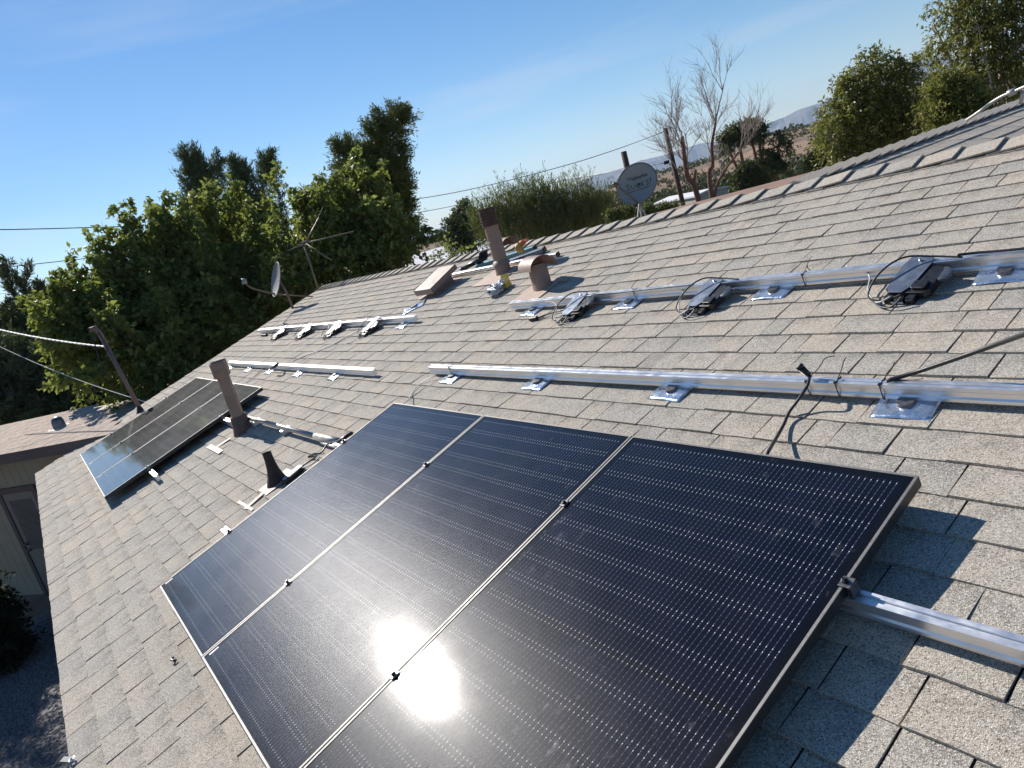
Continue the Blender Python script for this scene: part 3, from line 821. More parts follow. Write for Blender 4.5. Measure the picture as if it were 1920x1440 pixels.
# half-drum cowl vent
def make_cowl(u_, v_, label, rot, s=1.0):
    p = RP(u_, v_) if v_ < V_RIDGE else RID - EX * u_ + EYB * (v_ - V_RIDGE)
    root = thing('cowl_vent', label, 'roof vent', VM(p, rot) @ Matrix.Scale(s, 4), 'half-drum cowl vents')
    autosmooth(MB().lathe([(.115, -.07), (.108, .0), (.104, .25)], n=28, sx=1.0, sy=.85, p=2.6).build('neck', M['tan_metal'], root))
    vs = []; fs = []; n = 16
    for x_ in (-.17, .17):
        for r_ in (.150, .147):
            for i in range(n + 1):
                a = math.pi * i / n; vs.append((x_, -r_ * math.cos(a), .205 + r_ * .86 * math.sin(a)))
    k_ = n + 1
    for i in range(n):
        fs += [(i, i + 1, 2 * k_ + i + 1, 2 * k_ + i), (k_ + i, 3 * k_ + i, 3 * k_ + i + 1, k_ + i + 1), (i, k_ + i, k_ + i + 1, i + 1), (2 * k_ + i, 2 * k_ + i + 1, 3 * k_ + i + 1, 3 * k_ + i)]
    fs += [(0, 2 * k_, 3 * k_, k_), (n, k_ + n, 3 * k_ + n, 2 * k_ + n)]
    autosmooth(MB().add(vs, fs).build('hood', M['tan_metal'], root))
    e = MB(); vs = [(-.1705, -.149 * math.cos(math.pi * i / n), .205 + .149 * .86 * math.sin(math.pi * i / n)) for i in range(n + 1)]
    vs2 = [(-.166, y, z) for _, y, z in vs]; q = n + 1
    e.add(vs + vs2, [tuple(range(q)), tuple(range(2 * q - 1, q - 1, -1))]).build('end_plate', M['tan_metal'], root)
    return root
u_, v_ = pr(1018, 540)
cw = make_cowl(u_, v_, 'tan half-drum cowl vent open on its right side, above the upper rail tip', -.25, .80)
MB().box(-.22, .18, -.22, .15, .011, .0135).build('flashing', M['tan_flash'], cw, m=cw.matrix_world.inverted() @ RM(u_, v_, 0) @ Matrix.Scale(.9, 4))
u_, v_ = pr(965, 470)
qb = hitplane(952, 460, Vector((0, RID.y + .42, 0)), Vector((0, 1, 0)))
make_cowl(-qb.x, V_RIDGE + .42, 'tan drum-shaped cowl vent peeking over the ridge behind the rusty-capped flue', -.25, .95).location.z = qb.z + .03 - .25
# box vent with slanted lid
u_, v_ = pr(826, 543); 
bv = thing('box_vent', 'low tan box vent with a wide slanted lid near the ridge', 'roof vent', RM(u_, v_, 0))
MB().prism([(-.11, .0), (.13, .0), (.13, .115), (-.11, .075)], -.12, .12).build('vent_body', M['tan_metal'], bv, bevel=.003)
MB().prism([(-.19, .06), (-.19, .112), (.20, .172), (.20, .125)], -.19, .19).build('lid', M['tan_metal'], bv, bevel=.004)
MB().box(-.19, .19, -.2, .2, .011, .0135).build('flashing', M['tan_flash'], bv)
MB().prism([(-.192, .05), (-.186, .05), (-.186, .10), (-.192, .10)], -.188, .188).build('lid_lip', M['tan_metal'], bv)
# small lead boot
u_, v_ = pr(521, 905); p = RP(u_, v_)
sb = thing('plumbing_vent', 'small dark conical lead vent boot beside the left edge of the near array', 'plumbing vent', VM(p, .2))
autosmooth(MB().lathe([(.085, -.05), (.075, .0), (.055, .05), (.040, .10), (.032, .16), (.030, .215), (.034, .225), (.026, .222), (.024, .15)], n=24, sx=1.0, sy=1.0).build('boot', M['tar'], sb))
MB().box(-.1, .1, -.12, .12, .010, .013).build('flashing', M['tan_flash'], sb, m=sb.matrix_world.inverted() @ RM(u_, v_, 0))
# flashing strips let into the shingles (T shapes)
def strip(name, pts, w, label):
    a, b_ = [pr(*q) for q in pts]
    A = Vector((a[0], a[1], 0)); B = Vector((b_[0], b_[1], 0)); d = (B - A).normalized(); s_ = Vector((-d.y, d.x, 0)) * w / 2
    q = [A + s_, B + s_, B - s_, A - s_]
    return [RP(x.x, x.y, .0125) for x in q], [RP(x.x, x.y, .0145) for x in q]
def tstrip(segs, label):
    mb = MB(); k_ = 0
    for pts, w in segs:
        lo, hi = strip('', pts, w, '')
        lo = [x + EN * .0006 * k_ for x in lo]; hi = [x + EN * .0006 * k_ for x in hi]; k_ += 1
        mb.add(lo + hi, [(3, 2, 1, 0), (4, 5, 6, 7), (0, 1, 5, 4), (1, 2, 6, 5), (2, 3, 7, 6), (3, 0, 4, 7)])
    c = Vector(mb.v[0]); mb.v = [tuple(Vector(x) - c) for x in mb.v]
    return tag(mb.build('flashing_strip', M['tan_flash'], m=Matrix.Translation(c)), label, 'flashing')
tstrip([(((434, 823), (404, 843)), .05), (((393, 838), (416, 850)), .05)], 'tan T-shaped flashing strip below the tarred foot of the tall flue')
tstrip([(((500, 923), (462, 957)), .045), (((449, 943), (476, 959)), .022)], 'tan T-shaped flashing strip running from the small vent boot to the near array')

# ---------------------------------------------------------------- conduit, service mast, satellite dishes, antenna
def conduit_run():
    a, b_ = pr(462, 782, .06), pr(592, 818, .06); c_ = pr(640, 829, .06)
    pts = [RP(a[0], a[1], .06), RP(b_[0], b_[1], .06)]
    root = thing('conduit', 'pale grey electrical conduit from the flue foot to the near array', 'conduit', Matrix.Translation(pts[0]))
    m = root.matrix_world.inverted()
    MB().tube([m @ q for q in pts], .020, 12).build('pipe', M['conduit'], root, smooth=True)
    e = RP(c_[0], c_[1], .06)
    MB().tube([m @ q for q in (pts[1], e)], .026, 12).build('fitting', M['conduit'], root, smooth=True)
    MB().tube([m @ q for q in (RP(a[0] + .02, a[1], .06), RP(a[0] + .02, a[1] + .0, .09))], .026, 12).build('elbow', M['conduit'], root, smooth=True)
    for t in (.15, .6):
        q = pts[0].lerp(pts[1], t); MB().box(-.03, .03, -.04, .04, -.052, -.012, m @ Matrix.Translation(q) @ RM(0, 0).to_3x3().to_4x4()).build('strut_foot', M['alu'], root)
conduit_run()
a = pr(604, 826, .04); b_ = pr(633, 834, .04)
o = MB().prism([(-.02, 0), (.02, 0), (.02, .02), (-.02, .02)], 0, a[0] - b_[0]).build('strut_channel', M['alu'], m=RM(a[0], a[1], .025)); tag(o, 'short aluminium channel under the conduit end', 'rail')

u_, v_ = pr(264, 772); base = RP(min(u_, 12.0), v_ if u_ < 12 else .62, 0)
q = proj(base)
dist = (base - CAM).length
topm = at(184, 620, dist + .25)
mast = thing('service_mast', 'leaning brown service mast with rounded weatherhead at the gable edge', 'service mast', Matrix.Translation(base))
mi = mast.matrix_world.inverted()
MB().tube([mi @ (base - EN * .05), mi @ topm], .031, 12).build('mast_pipe', M['mast'], mast, smooth=True)
wh = MB().tube([mi @ (topm - (topm - base) * .02), mi @ (topm + Vector((-.01, -.03, .045))), mi @ (topm + Vector((-.02, -.09, .035)))], .042, 12)
wh.build('weatherhead', M['mast'], mast, smooth=True)
MB().lathe([(.085, -.04), (.05, .02), (.035, .07)], n=20).build('boot', M['tar'], mast, smooth=True)
attach = at(197, 650, dist + .18)
farp = at(-420, 560, dist + 22)
# twisted triplex service drop
tw = thing('service_drop', 'white twisted overhead service cable running to the mast top', 'cable', Matrix.Translation(attach))
line = sag(attach, at(-60, 603, dist + 5.5), .06, 120)
for ph, mt in ((0, 'white_cable'), (2.1, 'white_cable'), (4.2, 'grey_cable')):
    pts = []
    for i, p in enumerate(line):
        d = (line[-1] - line[0]).normalized(); a_ = d.orthogonal().normalized(); b2 = d.cross(a_)
        w = i * .62 + ph; pts.append(p + (a_ * math.cos(w) + b2 * math.sin(w)) * .008 - attach)
    MB().tube(pts, .0065, 5).build('strand', M[mt], tw, smooth=True)
cable('drip_loop', [attach, attach + Vector((.03, .0, -.05)), attach.lerp(base, .45) + Vector((-.06, -.18, .12)), topm + Vector((-.02, -.09, .02))], .008, M['black_cable'], 'black drip loop of wire hanging at the service mast')
gw = MB(); g0, g1 = at(272, 753, dist + .3), at(-70, 615, dist + 4.5)
cable('guy_wire', sag(g0, g1, .12, 12), .005, M['white_cable'], 'thin pale guy wire under the white service cable', 'wire', sub=1)

def dish_obj(center, nrm, upv, rw, rh, depth, label, writing=False, name='satellite_dish'):
    nrm = Vector(nrm).normalized(); y = (Vector(upv) - nrm * Vector(upv).dot(nrm)).normalized(); x = y.cross(nrm)
    mat = Matrix((x, y, nrm)).transposed().to_4x4(); mat.translation = center
    root = thing(name, label, 'satellite dish', mat)
    def zf(a, b): return depth * ((a / rw) ** 2 + (b / rh) ** 2) - depth
    vs = [(0, 0, zf(0, 0))]; fs = []; nr, na = 8, 48
    for i in range(1, nr + 1):
        for j in range(na):
            a_ = 2 * math.pi * j / na; r_ = i / nr; vs.append((rw * r_ * math.cos(a_), rh * r_ * math.sin(a_), zf(rw * r_ * math.cos(a_), rh * r_ * math.sin(a_))))
    for j in range(na): fs.append((0, 1 + j, 1 + (j + 1) % na))
    for i in range(nr - 1):
        for j in range(na): a_ = 1 + i * na + j; b2 = 1 + i * na + (j + 1) % na; fs.append((a_, a_ + na, b2 + na, b2))
    o = MB().add(vs, fs).build('reflector', M['dish'], root, smooth=True)
    md = o.modifiers.new('solid', 'SOLIDIFY'); md.thickness = .006; md.offset = -1
    rim = [Vector((rw * math.cos(2 * math.pi * j / na), rh * math.sin(2 * math.pi * j / na), 0)) for j in range(na + 1)]
    MB().tube(rim, .006, 6, cap=False).build('rim', M['dish_arm'] if writing else M['dish'], root, smooth=True)
    return root, mat, zf
def hand_strokes(strokes, zf, r, root, name, mat):
    mb = MB()
    for st in strokes:
        pts = [Vector((a, b, zf(a, b) + .003)) for a, b in st]
        mb.tube(smooth_pts(pts, 4), r * .7, 5)
    return mb.build(name, mat, root)
dc = at(1193, 344, 13.6)
d1, dmat, zf = dish_obj(dc, (.33, -.84, .38), (0, 0, 1), .40, .375, .105, 'grey satellite dish with printed and scrawled black writing, standing behind the ridge', True)
# printed word on the bowl
def dish_text(body, size, cx, cy, rotz):
    tcv = bpy.data.curves.new('lettering', 'FONT'); tcv.body = body; tcv.size = size; tcv.align_x = 'CENTER'; tcv.offset = .0
    tob = bpy.data.objects.new('lettering', tcv); C.objects.link(tob); bpy.context.view_layer.update()
    me = bpy.data.meshes.new_from_object(tob); bpy.data.objects.remove(tob)
    cs, sn = math.cos(rotz), math.sin(rotz)
    for w in me.vertices:
        a, b = cx + w.co.x * cs - w.co.y * sn, cy + w.co.x * sn + w.co.y * cs
        w.co = (a, b, zf(a, b) + .007)
    me.materials.clear(); me.materials.append(M['ink'])
    o = bpy.data.objects.new('lettering', me); C.objects.link(o); o.parent = d1
    return o
dish_text('HughesNet', .085, .0, .115, .0)
def arc(cx, cy, rx, ry, a0, a1, n=7): return [(cx + rx * math.cos(math.radians(a0 + (a1 - a0) * i / n)), cy + ry * math.sin(math.radians(a0 + (a1 - a0) * i / n))) for i in range(n + 1)]
st = []
X0 = -.235
st.append([(X0 + .07, .035), (X0 + .02, .045), (X0 + .005, .015), (X0 + .04, -.005), (X0 + .065, -.035), (X0 + .03, -.06), (X0, -.05)])
X1 = X0 + .10; st.append([(X1, .03), (X1, -.03), (X1 + .03, -.05), (X1 + .06, -.03), (X1 + .065, .03)])
X2 = X0 + .20; st.append([(X2 + .06, .035), (X2 + .015, .03), (X2, -.01), (X2 + .02, -.045), (X2 + .065, -.04)])
X3 = X0 + .295; st.append([(X3, .045), (X3, -.045)]); st.append([(X3 + .05, .045), (X3 + .005, .0), (X3 + .055, -.045)])
X4 = X0 + .385; st.append([(X4 + .06, .045), (X4 + .015, .045), (X4 + .005, .015), (X4 + .045, .0), (X4 + .05, -.03), (X4, -.04)])
X5 = X0 + .485; st.append([(X5, .07), (X5 - .003, -.01)]); st.append([(X5 - .004, -.035), (X5 - .004, -.043)])
st.append([(-.27, -.125), (-.10, -.095), (.08, -.085), (.22, -.08)])
hand_strokes(st, zf, .0062, d1, 'scrawl', M['ink'])
dmi = dmat.inverted()
lnb = at(1158, 349, 13.1); foot = dc - dmat.col[1].xyz * .36 + dmat.col[2].xyz * -.02
MB().tube([dmi @ foot, dmi @ (foot.lerp(lnb, .95))], .016, 6).build('feed_arm', M['dish_arm'], d1, smooth=True)
LM = dmi @ Matrix.Translation(lnb)
MB().tube([dmi @ lnb, dmi @ at(1150, 343, 13.05)], .045, 10, r2=.03).build('feed_horn', M['dish_arm'], d1, smooth=True)
bpt = at(1199, 380, 13.75)
MB().tube([dmi @ (dc - dmat.col[2].xyz * .08), dmi @ (dc - dmat.col[2].xyz * .16), dmi @ bpt], .03, 8).build('back_bracket', M['dish_arm'], d1, smooth=True)
leg = at(1190, 402, 13.75)
for q in (at(1183, 420, 13.6), at(1225, 420, 13.9), at(1205, 425, 14.2)):
    MB().tube([dmi @ bpt, dmi @ Vector((bpt.x + (q.x - bpt.x) * 2.5, bpt.y + (q.y - bpt.y) * 2.5, 2.0))], .018, 6).build('tripod_leg', M['conduit'], d1, smooth=True)

u2, v2 = pr(549, 578); base = RP(min(u2, 12.1), 3.55, 0); dd = (base - CAM).length
dc2 = at(517, 524, dd - .1)
d2, dmat2, _ = dish_obj(dc2, (-.02, -.92, .40), (0, 0, 1), .25, .285, .045, 'light grey satellite dish seen edge-on at the gable corner below the antenna')
i2 = dmat2.inverted()
MB().tube([i2 @ base, i2 @ at(537, 548, dd), i2 @ (dc2 - dmat2.col[2].xyz * .05)], .022, 8).build('mast_tube', M['mast'], d2, smooth=True)
f_ = dc2 - dmat2.col[1].xyz * .27
MB().tube([i2 @ q for q in smooth_pts([at(530, 553, dd), at(505, 549, dd - .1), at(472, 540, dd - .15), at(459, 529, dd - .2)], 4)], .014, 6).build('feed_arm', M['mast'], d2, smooth=True)
MB().tube([i2 @ at(453, 528, dd - .2), i2 @ at(463, 527, dd - .2)], .05, 10, r2=.035).build('feed_horn', M['dish'], d2, smooth=True)
MB().tube([i2 @ at(530, 553, dd), i2 @ RP(11.9, 3.9, .0)], .010, 6).build('strut', M['mast'], d2, smooth=True)

ab = RP(12.15, 4.42, 0); da = (ab - CAM).length
ab = at(597, 545, da)
an_ = thing('tv_antenna', 'old tan television antenna with spread arms above the end of the ridge', 'antenna', Matrix.Translation(ab))
ia = an_.matrix_world.inverted(); hub = at(569, 455, da)
MB().tube([ia @ (ab - Vector((0, 0, .1))), ia @ hub], .018, 8).build('mast', M['antenna'], an_, smooth=True)
MB().tube([ia @ at(562, 460, da - .1), ia @ at(577, 452, da + .15)], .03, 8).build('hub', M['antenna'], an_, smooth=True)
for e_, r_ in ((at(598, 408, da + .3), .011), (at(663, 434, da + .9), .013), (at(622, 488, da - .3), .013), (at(540, 470, da - .6), .006), (at(606, 388, da + .5), .003)):
    MB().tube([ia @ at(572, 456, da), ia @ e_], r_, 6).build('arm', M['antenna'], an_, smooth=True)

# pale conduit bent over the wing roof at the upper right
dC = 7.0
cp = [at(1812, 226, dC + .1), at(1838, 208, dC), at(1858, 193, dC), at(1880, 180, dC - .05), at(1900, 172, dC - .1), at(1935, 158, dC - .2), at(1990, 146, dC - .3)]
cr = thing('bent_conduit', 'pale bent metal pipe arching over the roof wing at the upper right', 'pipe', Matrix.Translation(cp[0]))
MB().tube([q - cp[0] for q in smooth_pts(cp)], .012, 8).build('pipe', M['conduit'], cr, smooth=True)
MB().tube([at(1889, 177, dC - .1) - cp[0], at(1905, 169.5, dC - .1) - cp[0]], .024, 8).build('coupling', M['conduit'], cr, smooth=True)
MB().tube([at(1922, 164, dC - .1) - cp[0], at(1912, 195, dC - .1) - cp[0]], .016, 8).build('support', M['conduit'], cr, smooth=True)

# ---------------------------------------------------------------- tools and stock lying near the ridge
def lying_bar(p0, p1, w, h, mat, label, name='aluminium_bar', z=.012, cat='bar', cap=True):
    a = pr(*p0, z); b_ = pr(*p1, z); d = Vector((-(b_[0] - a[0]), b_[1] - a[1])); rot = math.atan2(d.y, d.x); L = d.length
    root = thing(name, label, cat, RM(a[0], a[1], z, rot))
    MB().box(0, L, -w / 2, w / 2, 0, h).build('bar_body', mat, root, bevel=.003)
    if cap: MB().box(L + .0005, L + .012, -w / 2 - .002, w / 2 + .002, -.001, h + .002).build('end_cap', M['black_plastic'], root)
    return root
lying_bar((850, 518), (1047, 480), .035, .035, M['alu'], 'long round-edged aluminium bar lying closest to the cowl vent', cat='rail')
lying_bar((935, 503), (1022, 472), .055, .045, M['galv_dark'], 'wide pale blue aluminium rail lying under the orange gloves', cat='rail')
lying_bar((896, 502), (1004, 468), .05, .04, M['teal'], 'dark teal bar lying nearest the ridge', cat='bar')
u_, v_ = pr(983, 482); gl = thing('glove_pair', 'crumpled orange and yellow work gloves on the blue aluminium rail', 'gloves', RM(u_, v_, .058))
def blob(mb, c, r, seed, n=12, m=8, amp=.35):
    vs = []; fs = []
    for j in range(m + 1):
        ph = math.pi * j / m
        for i in range(n):
            a = 2 * math.pi * i / n; d = Vector((math.sin(ph) * math.cos(a), math.sin(ph) * math.sin(a), math.cos(ph)))
            k_ = 1 + amp * noise.noise(d * 2.3 + Vector((seed, 0, 0))) + amp * .6 * noise.noise(d * 6 + Vector((0, seed, 0)))
            vs.append(Vector(c) + Vector((d.x * r[0], d.y * r[1], d.z * r[2])) * k_)
    for j in range(m):
        for i in range(n): a = j * n + i; b_ = j * n + (i + 1) % n; fs.append((a, a + n, b_ + n, b_))
    return mb.add(vs, fs)
b1 = MB(); blob(b1, (0, 0, .045), (.04, .045, .05), 1.3)
for i in range(4): blob(b1, (-.03 + i * .018, .045 + .004 * (i % 2), .055), (.010, .035, .012), i, 8, 6, .2)
b1.build('amber_glove', M['amber'], gl, smooth=True)
b2_ = MB(); blob(b2_, (.035, .03, .075), (.035, .03, .03), 4.1)
for i in range(4): blob(b2_, (.02 + i * .018, .07, .085 - i * .003), (.009, .03, .010), 9 + i, 8, 6, .2)
b2_.build('orange_glove', M['orange'], gl, smooth=True)
# cordless tool
u_, v_ = pr(896, 500); dr = thing('caulking_gun', 'black hand tool with long barrel lying left of the rusty-capped flue', 'tool', RM(u_, v_, .02, .62))
MB().tube([(-.17, 0, .03), (.14, 0, .035)], .026, 10).build('barrel', M['black_plastic'], dr, smooth=True)
MB().prism([(-.02, 0), (.03, .0), (.075, .16), (.02, .15)], -.014, .014, Matrix.Rotation(math.radians(65), 4, 'X') @ Matrix.Translation((.04, 0, .0)), 'Y').build('handle', M['black_plastic'], dr, bevel=.004)
MB().tube([(.14, 0, .035), (.22, 0, .035)], .008, 8).build('rod', M['alu'], dr, smooth=True)
MB().prism([(-.0, .0), (.10, .0), (.13, .07), (.05, .075)], -.02, .02, Matrix.Translation((.05, 0, .035)), 'Y').build('battery', M['black_plastic'], dr, bevel=.004)
MB().tube([(-.17, 0, .03), (-.21, 0, .03)], .022, 10, r2=.008).build('nozzle', M['galv_dark'], dr, smooth=True)
# bag of bolts and yellow box
u_, v_ = pr(934, 552); bagr = thing('hardware_bag', 'clear plastic bag full of shiny bolts in front of the yellow box', 'bag', RM(u_, v_, .01, .2))
bb = MB(); blob(bb, (0, 0, .04), (.085, .075, .042), 2.2, 22, 14, .5); blob(bb, (.02, .085, .05), (.05, .035, .03), 5.5, 14, 10, .6)
bb.build('plastic_bag', M['clear_bag'], bagr)
bn = MB()
for i in range(46):
    a_ = rng.uniform(0, 6.28); r_ = rng.uniform(.02, .085); c_ = Vector((r_ * math.cos(a_), r_ * .85 * math.sin(a_), .045 + rng.uniform(0, .038) * (1 - r_ / .1)))
    bn.tube([c_, c_ + Vector((rng.uniform(-1, 1), rng.uniform(-1, 1), rng.uniform(-.4, .6))).normalized() * .03], .006, 6)
bn.build('bolts', M['dark_metal'], bagr)
u_, v_ = pr(950, 541); yb = thing('hardware_box', 'open yellow cardboard box behind the bag of bolts', 'box', RM(u_, v_, .012, .35))
MB().box(-.045, .045, -.04, -.037, 0, .06).box(-.045, .045, .037, .04, 0, .06).box(-.045, -.042, -.0369, .0369, 0, .06).box(.042, .045, -.0369, .0369, 0, .06).box(-.0419, .0419, -.0369, .0369, 0, .002).build('carton', M['yellow'], yb)
MB().box(-.045, .045, 0, .05, 0, .002, Matrix.Translation((0, .0402, .06)) @ Matrix.Rotation(math.radians(55), 4, 'X')).build('flap', M['yellow'], yb)

# junction box with glossy lid beside the small vent boot, and its cables
u_, v_ = pr(548, 889, .03); jb = thing('junction_box', 'flat junction box with a pale glossy lid between vent boot and near array', 'junction box', RM(u_, v_, .012, -1.42 + math.pi))
rbox(MB(), -.085, .085, -.035, .035, 0, .028, .008).build('case', M['black_plastic'], jb, bevel=.002)
rbox(MB(), -.07, .065, -.024, .024, .0282, .031, .006).build('lid', M['label_grey'], jb)
def rpix(px, py, h): u_, v_ = pr(px, py, h); return RP(u_, v_, h)
cable('looped_cable', [rpix(561, 878, .03), rpix(575, 868, .04), rpix(592, 856, .03), rpix(578, 857, .02), rpix(590, 850, .05), rpix(603, 848, .05), rpix(612, 835, .06), rpix(622, 830, .07), rpix(641, 826, .09)], .006, M['black_cable'], 'black cable looping from the junction box up to the conduit end')
cable('looped_cable', [rpix(561, 877, .03), rpix(572, 876, .03), rpix(588, 868, .03), rpix(598, 857, .03), rpix(590, 853, .04), rpix(608, 850, .03)], .005, M['grey_cable'], 'grey cable beside the junction box slipping under the near array')
cable('black_plug_lead', [rpix(634, 829, .085), rpix(642, 824, .10), rpix(650, 818, .10), rpix(660, 812, .09)], .014, M['black_plastic'], 'thick black connector at the conduit end by the near array corner', 'connector')

# cables along rail 2
b_ = pr(1515, 700, .10)
pc = thing('plug_connector', 'black plug connector standing up on the rail above the near panels', 'connector', Matrix.Translation(rpix(1518, 704, .10)))
pm = pc.matrix_world.inverted(); A0 = rpix(1518, 704, .10); A1 = at(1502, 690, (A0 - CAM).length); A2 = at(1497, 686, (A0 - CAM).length)
MB().tube([pm @ A0, pm @ A1], .010, 10, r2=.014).build('plug_body', M['black_plastic'], pc, smooth=True)
MB().tube([pm @ A1, pm @ A2], .017, 10, r2=.015).build('plug_nose', M['black_plastic'], pc, smooth=True)
cable('plug_cable', [A0, rpix(1514, 722, .10), rpix(1500, 745, .06), rpix(1480, 772, .03), rpix(1470, 795, .025), rpix(1455, 822, .05), rpix(1440, 848, .10), rpix(1436, 858, .08)], .006, M['black_cable'], 'thin black cable dropping from the plug to the top edge of the near panels')
cable('trunk_cable', [rpix(1663, 714, .085), rpix(1720, 697, .10), rpix(1800, 670, .16), rpix(1870, 645, .22), rpix(1945, 618, .30), rpix(2050, 580, .4)], .0085, M['black_cable'], 'thick black cable rising from the rail to the right picture edge')
def ziptie(px, py, tail, label, v_=None):
    u_, _ = pr(px, py, RTOP); v_ = v_r2 if v_ is None else v_
    root = thing('cable_tie', label, 'cable tie', RM(u_, v_, RTOP), 'black cable ties round the rails')
    w = .0225
    loop = [(0, -w, .002), (0, w, .002), (0, w + .001, -.05), (0, w - .002, -.06), (0, -w + .002, -.06), (0, -w - .001, -.05), (0, -w, .002)]
    MB().tube(loop, .0022, 5).build('band', M['black_cable'], root)
    MB().box(-.004, .004, -w - .002, -w + .007, .0022, .008).build('head', M['black_plastic'], root)
    m = root.matrix_world.inverted(); h0 = RP(u_, v_, RTOP + .005)
    MB().tube(smooth_pts([m @ h0] + [m @ q for q in tail], 4), .0018, 5).build('tail', M['black_cable'], root)
d_ = (A0 - CAM).length
ziptie(1519, 708, [at(1535, 690, d_), at(1547, 672, d_), at(1566, 667, d_)], 'cable tie with a long curved tail right beside the black plug')
ziptie(1573, 711, [at(1577, 695, d_), at(1582, 678, d_), at(1586, 670, d_)], 'cable tie with a straight pale-tipped tail between the other two')
ziptie(1656, 714, [at(1666, 700, d_), at(1673, 690, d_), at(1677, 678, d_)], 'cable tie holding the thick black cable to the rail')
d_ = (RP(pr(1185, 547, RTOP)[0], v_r1, RTOP) - CAM).length
ziptie(1186, 548, [at(1184, 540, d_), at(1190, 530, d_), at(1198, 524, d_)], 'cable tie on the upper rail by the second mount', v_r1)
ziptie(1508, 512, [at(1512, 500, d_ - .5), at(1517, 488, d_ - .5), at(1523, 480, d_ - .5)], 'cable tie on the upper rail left of the largest microinverter', v_r1)
ziptie(838, 693, [at(842, 688, 5.4), at(846, 689, 5.4)], 'cable tie at the left tip of the rail above the near panels')
cable('thin_wire', [rpix(812, 706, .03), rpix(790, 718, .015), rpix(775, 733, .015), rpix(768, 745, .03), rpix(758, 756, .09)], .0035, M['white_cable'], 'thin white wire from the rail tip to the near array corner', 'wire')
cable('thin_wire', [rpix(678, 616, .04), rpix(660, 626, .02), rpix(645, 634, .018), rpix(625, 645, .018), rpix(605, 654, .018), rpix(580, 664, .018), rpix(548, 678, .05)], .006, M['grey_cable'], 'pale wire crossing the shingles between the two far rails', 'wire')
cable('thin_wire', [rpix(506, 680, .08), rpix(495, 690, .02), rpix(478, 705, .018), rpix(462, 718, .02)], .004, M['black_cable'], 'thin black wire from the bare far rail down to the far array', 'wire')
cable('joint_connector', [rpix(508, 691, .09), rpix(515, 687, .11), rpix(521, 682, .10)], .016, M['black_plastic'], 'black cable joint strapped to the bare far rail', 'connector')
cable('plug_lead', [rpix(1078, 574, .05), rpix(1050, 583, .02), rpix(1030, 588, .02), rpix(1010, 595, .02)], .006, M['black_cable'], 'short black lead with its plug lying left of the first microinverter')
cable('lead_plug', [rpix(1008, 596, .02), rpix(994, 599, .02)], .016, M['black_plastic'], 'black plug lying on the shingles below the upper rail tip', 'connector')
cable('lead_plug', [rpix(500, 628, .02), rpix(491, 629, .02)], .02, M['black_plastic'], 'small black plug lying left of the far microinverters', 'connector')
cable('rail_cable', [rpix(1795, 478, .10), rpix(1830, 474, .092), rpix(1880, 470, .09), rpix(1960, 462, .09)], .006, M['black_cable'], 'black cable lying along the top of the upper rail at the right')
cable('rail_cable', [rpix(1108, 553, .11), rpix(1160, 549, .086), rpix(1230, 541, .086), rpix(1300, 534, .086)], .004, M['black_cable'], 'thin black cable lying along the upper rail between two microinverters')
# debris
def scrap(px, py, pts, r, label):
    u_, v_ = pr(px, py, .012); root = RM(u_, v_, .014)
    o = MB().tube([Vector(q) for q in pts], r, 6).build('debris', M['black_plastic'], m=root); tag(o, label, 'debris')
scrap(326, 1238, [(-.03, 0, 0), (-.012, .004, .006), (.0, -.006, .01), (.018, .0, .006), (.022, .012, .0)], .006, 'scrap of black rubber on the shingles left of the near array')
# bright bracket at the eave
br = thing('eave_bracket', 'bright metal bracket with a hole on the eave at the bottom of the picture', 'bracket', RM(*pr(134, 1430, 0), .02, .5))
pf = []
MB().prism([(-.05, -.012), (.02, -.012), (.03, 0), (.02, .012), (-.05, .012)], 0, .004, None, 'Z').build('plate', M['dish'], br)
MB().tube([(.035 + .012 * math.cos(a_ * .52), .012 * math.sin(a_ * .52), .004) for a_ in range(13)], .004, 6).build('eyelet', M['alu'], br)

# ---------------------------------------------------------------- shed on the left
A = hitz(0, 853, 2.72); B = hitz(166, 822, 2.72)
ed = (B - A).normalized(); ed.z = 0; ed.normalize()
outn = Vector((ed.y, -ed.x, 0)); outn = outn if outn.dot(CAM - A) > 0 else -outn
sl_ = math.radians(9); upd = (-outn * math.cos(sl_) + Vector((0, 0, 1)) * math.sin(sl_)); sn_ = ed.cross(upd); sn_ = sn_ if sn_.z > 0 else -sn_
shed = thing('shed', 'beige board-sided shed with tan shingle roof and screen door beside the house', 'shed', VM(Vector((A.x, A.y, 0))))
sm_ = shed.matrix_world.inverted()
Cc = hitplane(167, 762, A, sn_); Dd = hitplane(207, 792, A, sn_); Ff = hitplane(0, 780, A, sn_)
def sc(p): q = p - A; return q.dot(ed), q.dot(upd)
cu, cv = sc(Cc); du, dv = sc(Dd); fu, fv = sc(Ff)
eu = du + (du - cu) / max(.01, (cv - dv)) * dv    # where the right edge would meet the eave
SF = lambda a, b, h=0: A + ed * a + upd * b + sn_ * h
Lft = -4.5
rf = MB(); top_l = fv + (fv - cv) / (cu - fu + 1e-6) * 0
quad = [(Lft, 0), (eu, 0), (cu, cv), (Lft, cv)]
rf.add([SF(a, b, -.005) for a, b in quad] + [SF(a, b, -.10) for a, b in quad], [(0, 1, 2, 3), (7, 6, 5, 4), (0, 4, 5, 1), (1, 5, 6, 2), (2, 6, 7, 3), (3, 7, 4, 0)])
srf = rf.build('roof', M['fascia'], shed, m=sm_)
sf = MB(); b0 = 0.0; ncs = max(6, int(cv / .16)); stp = cv / ncs
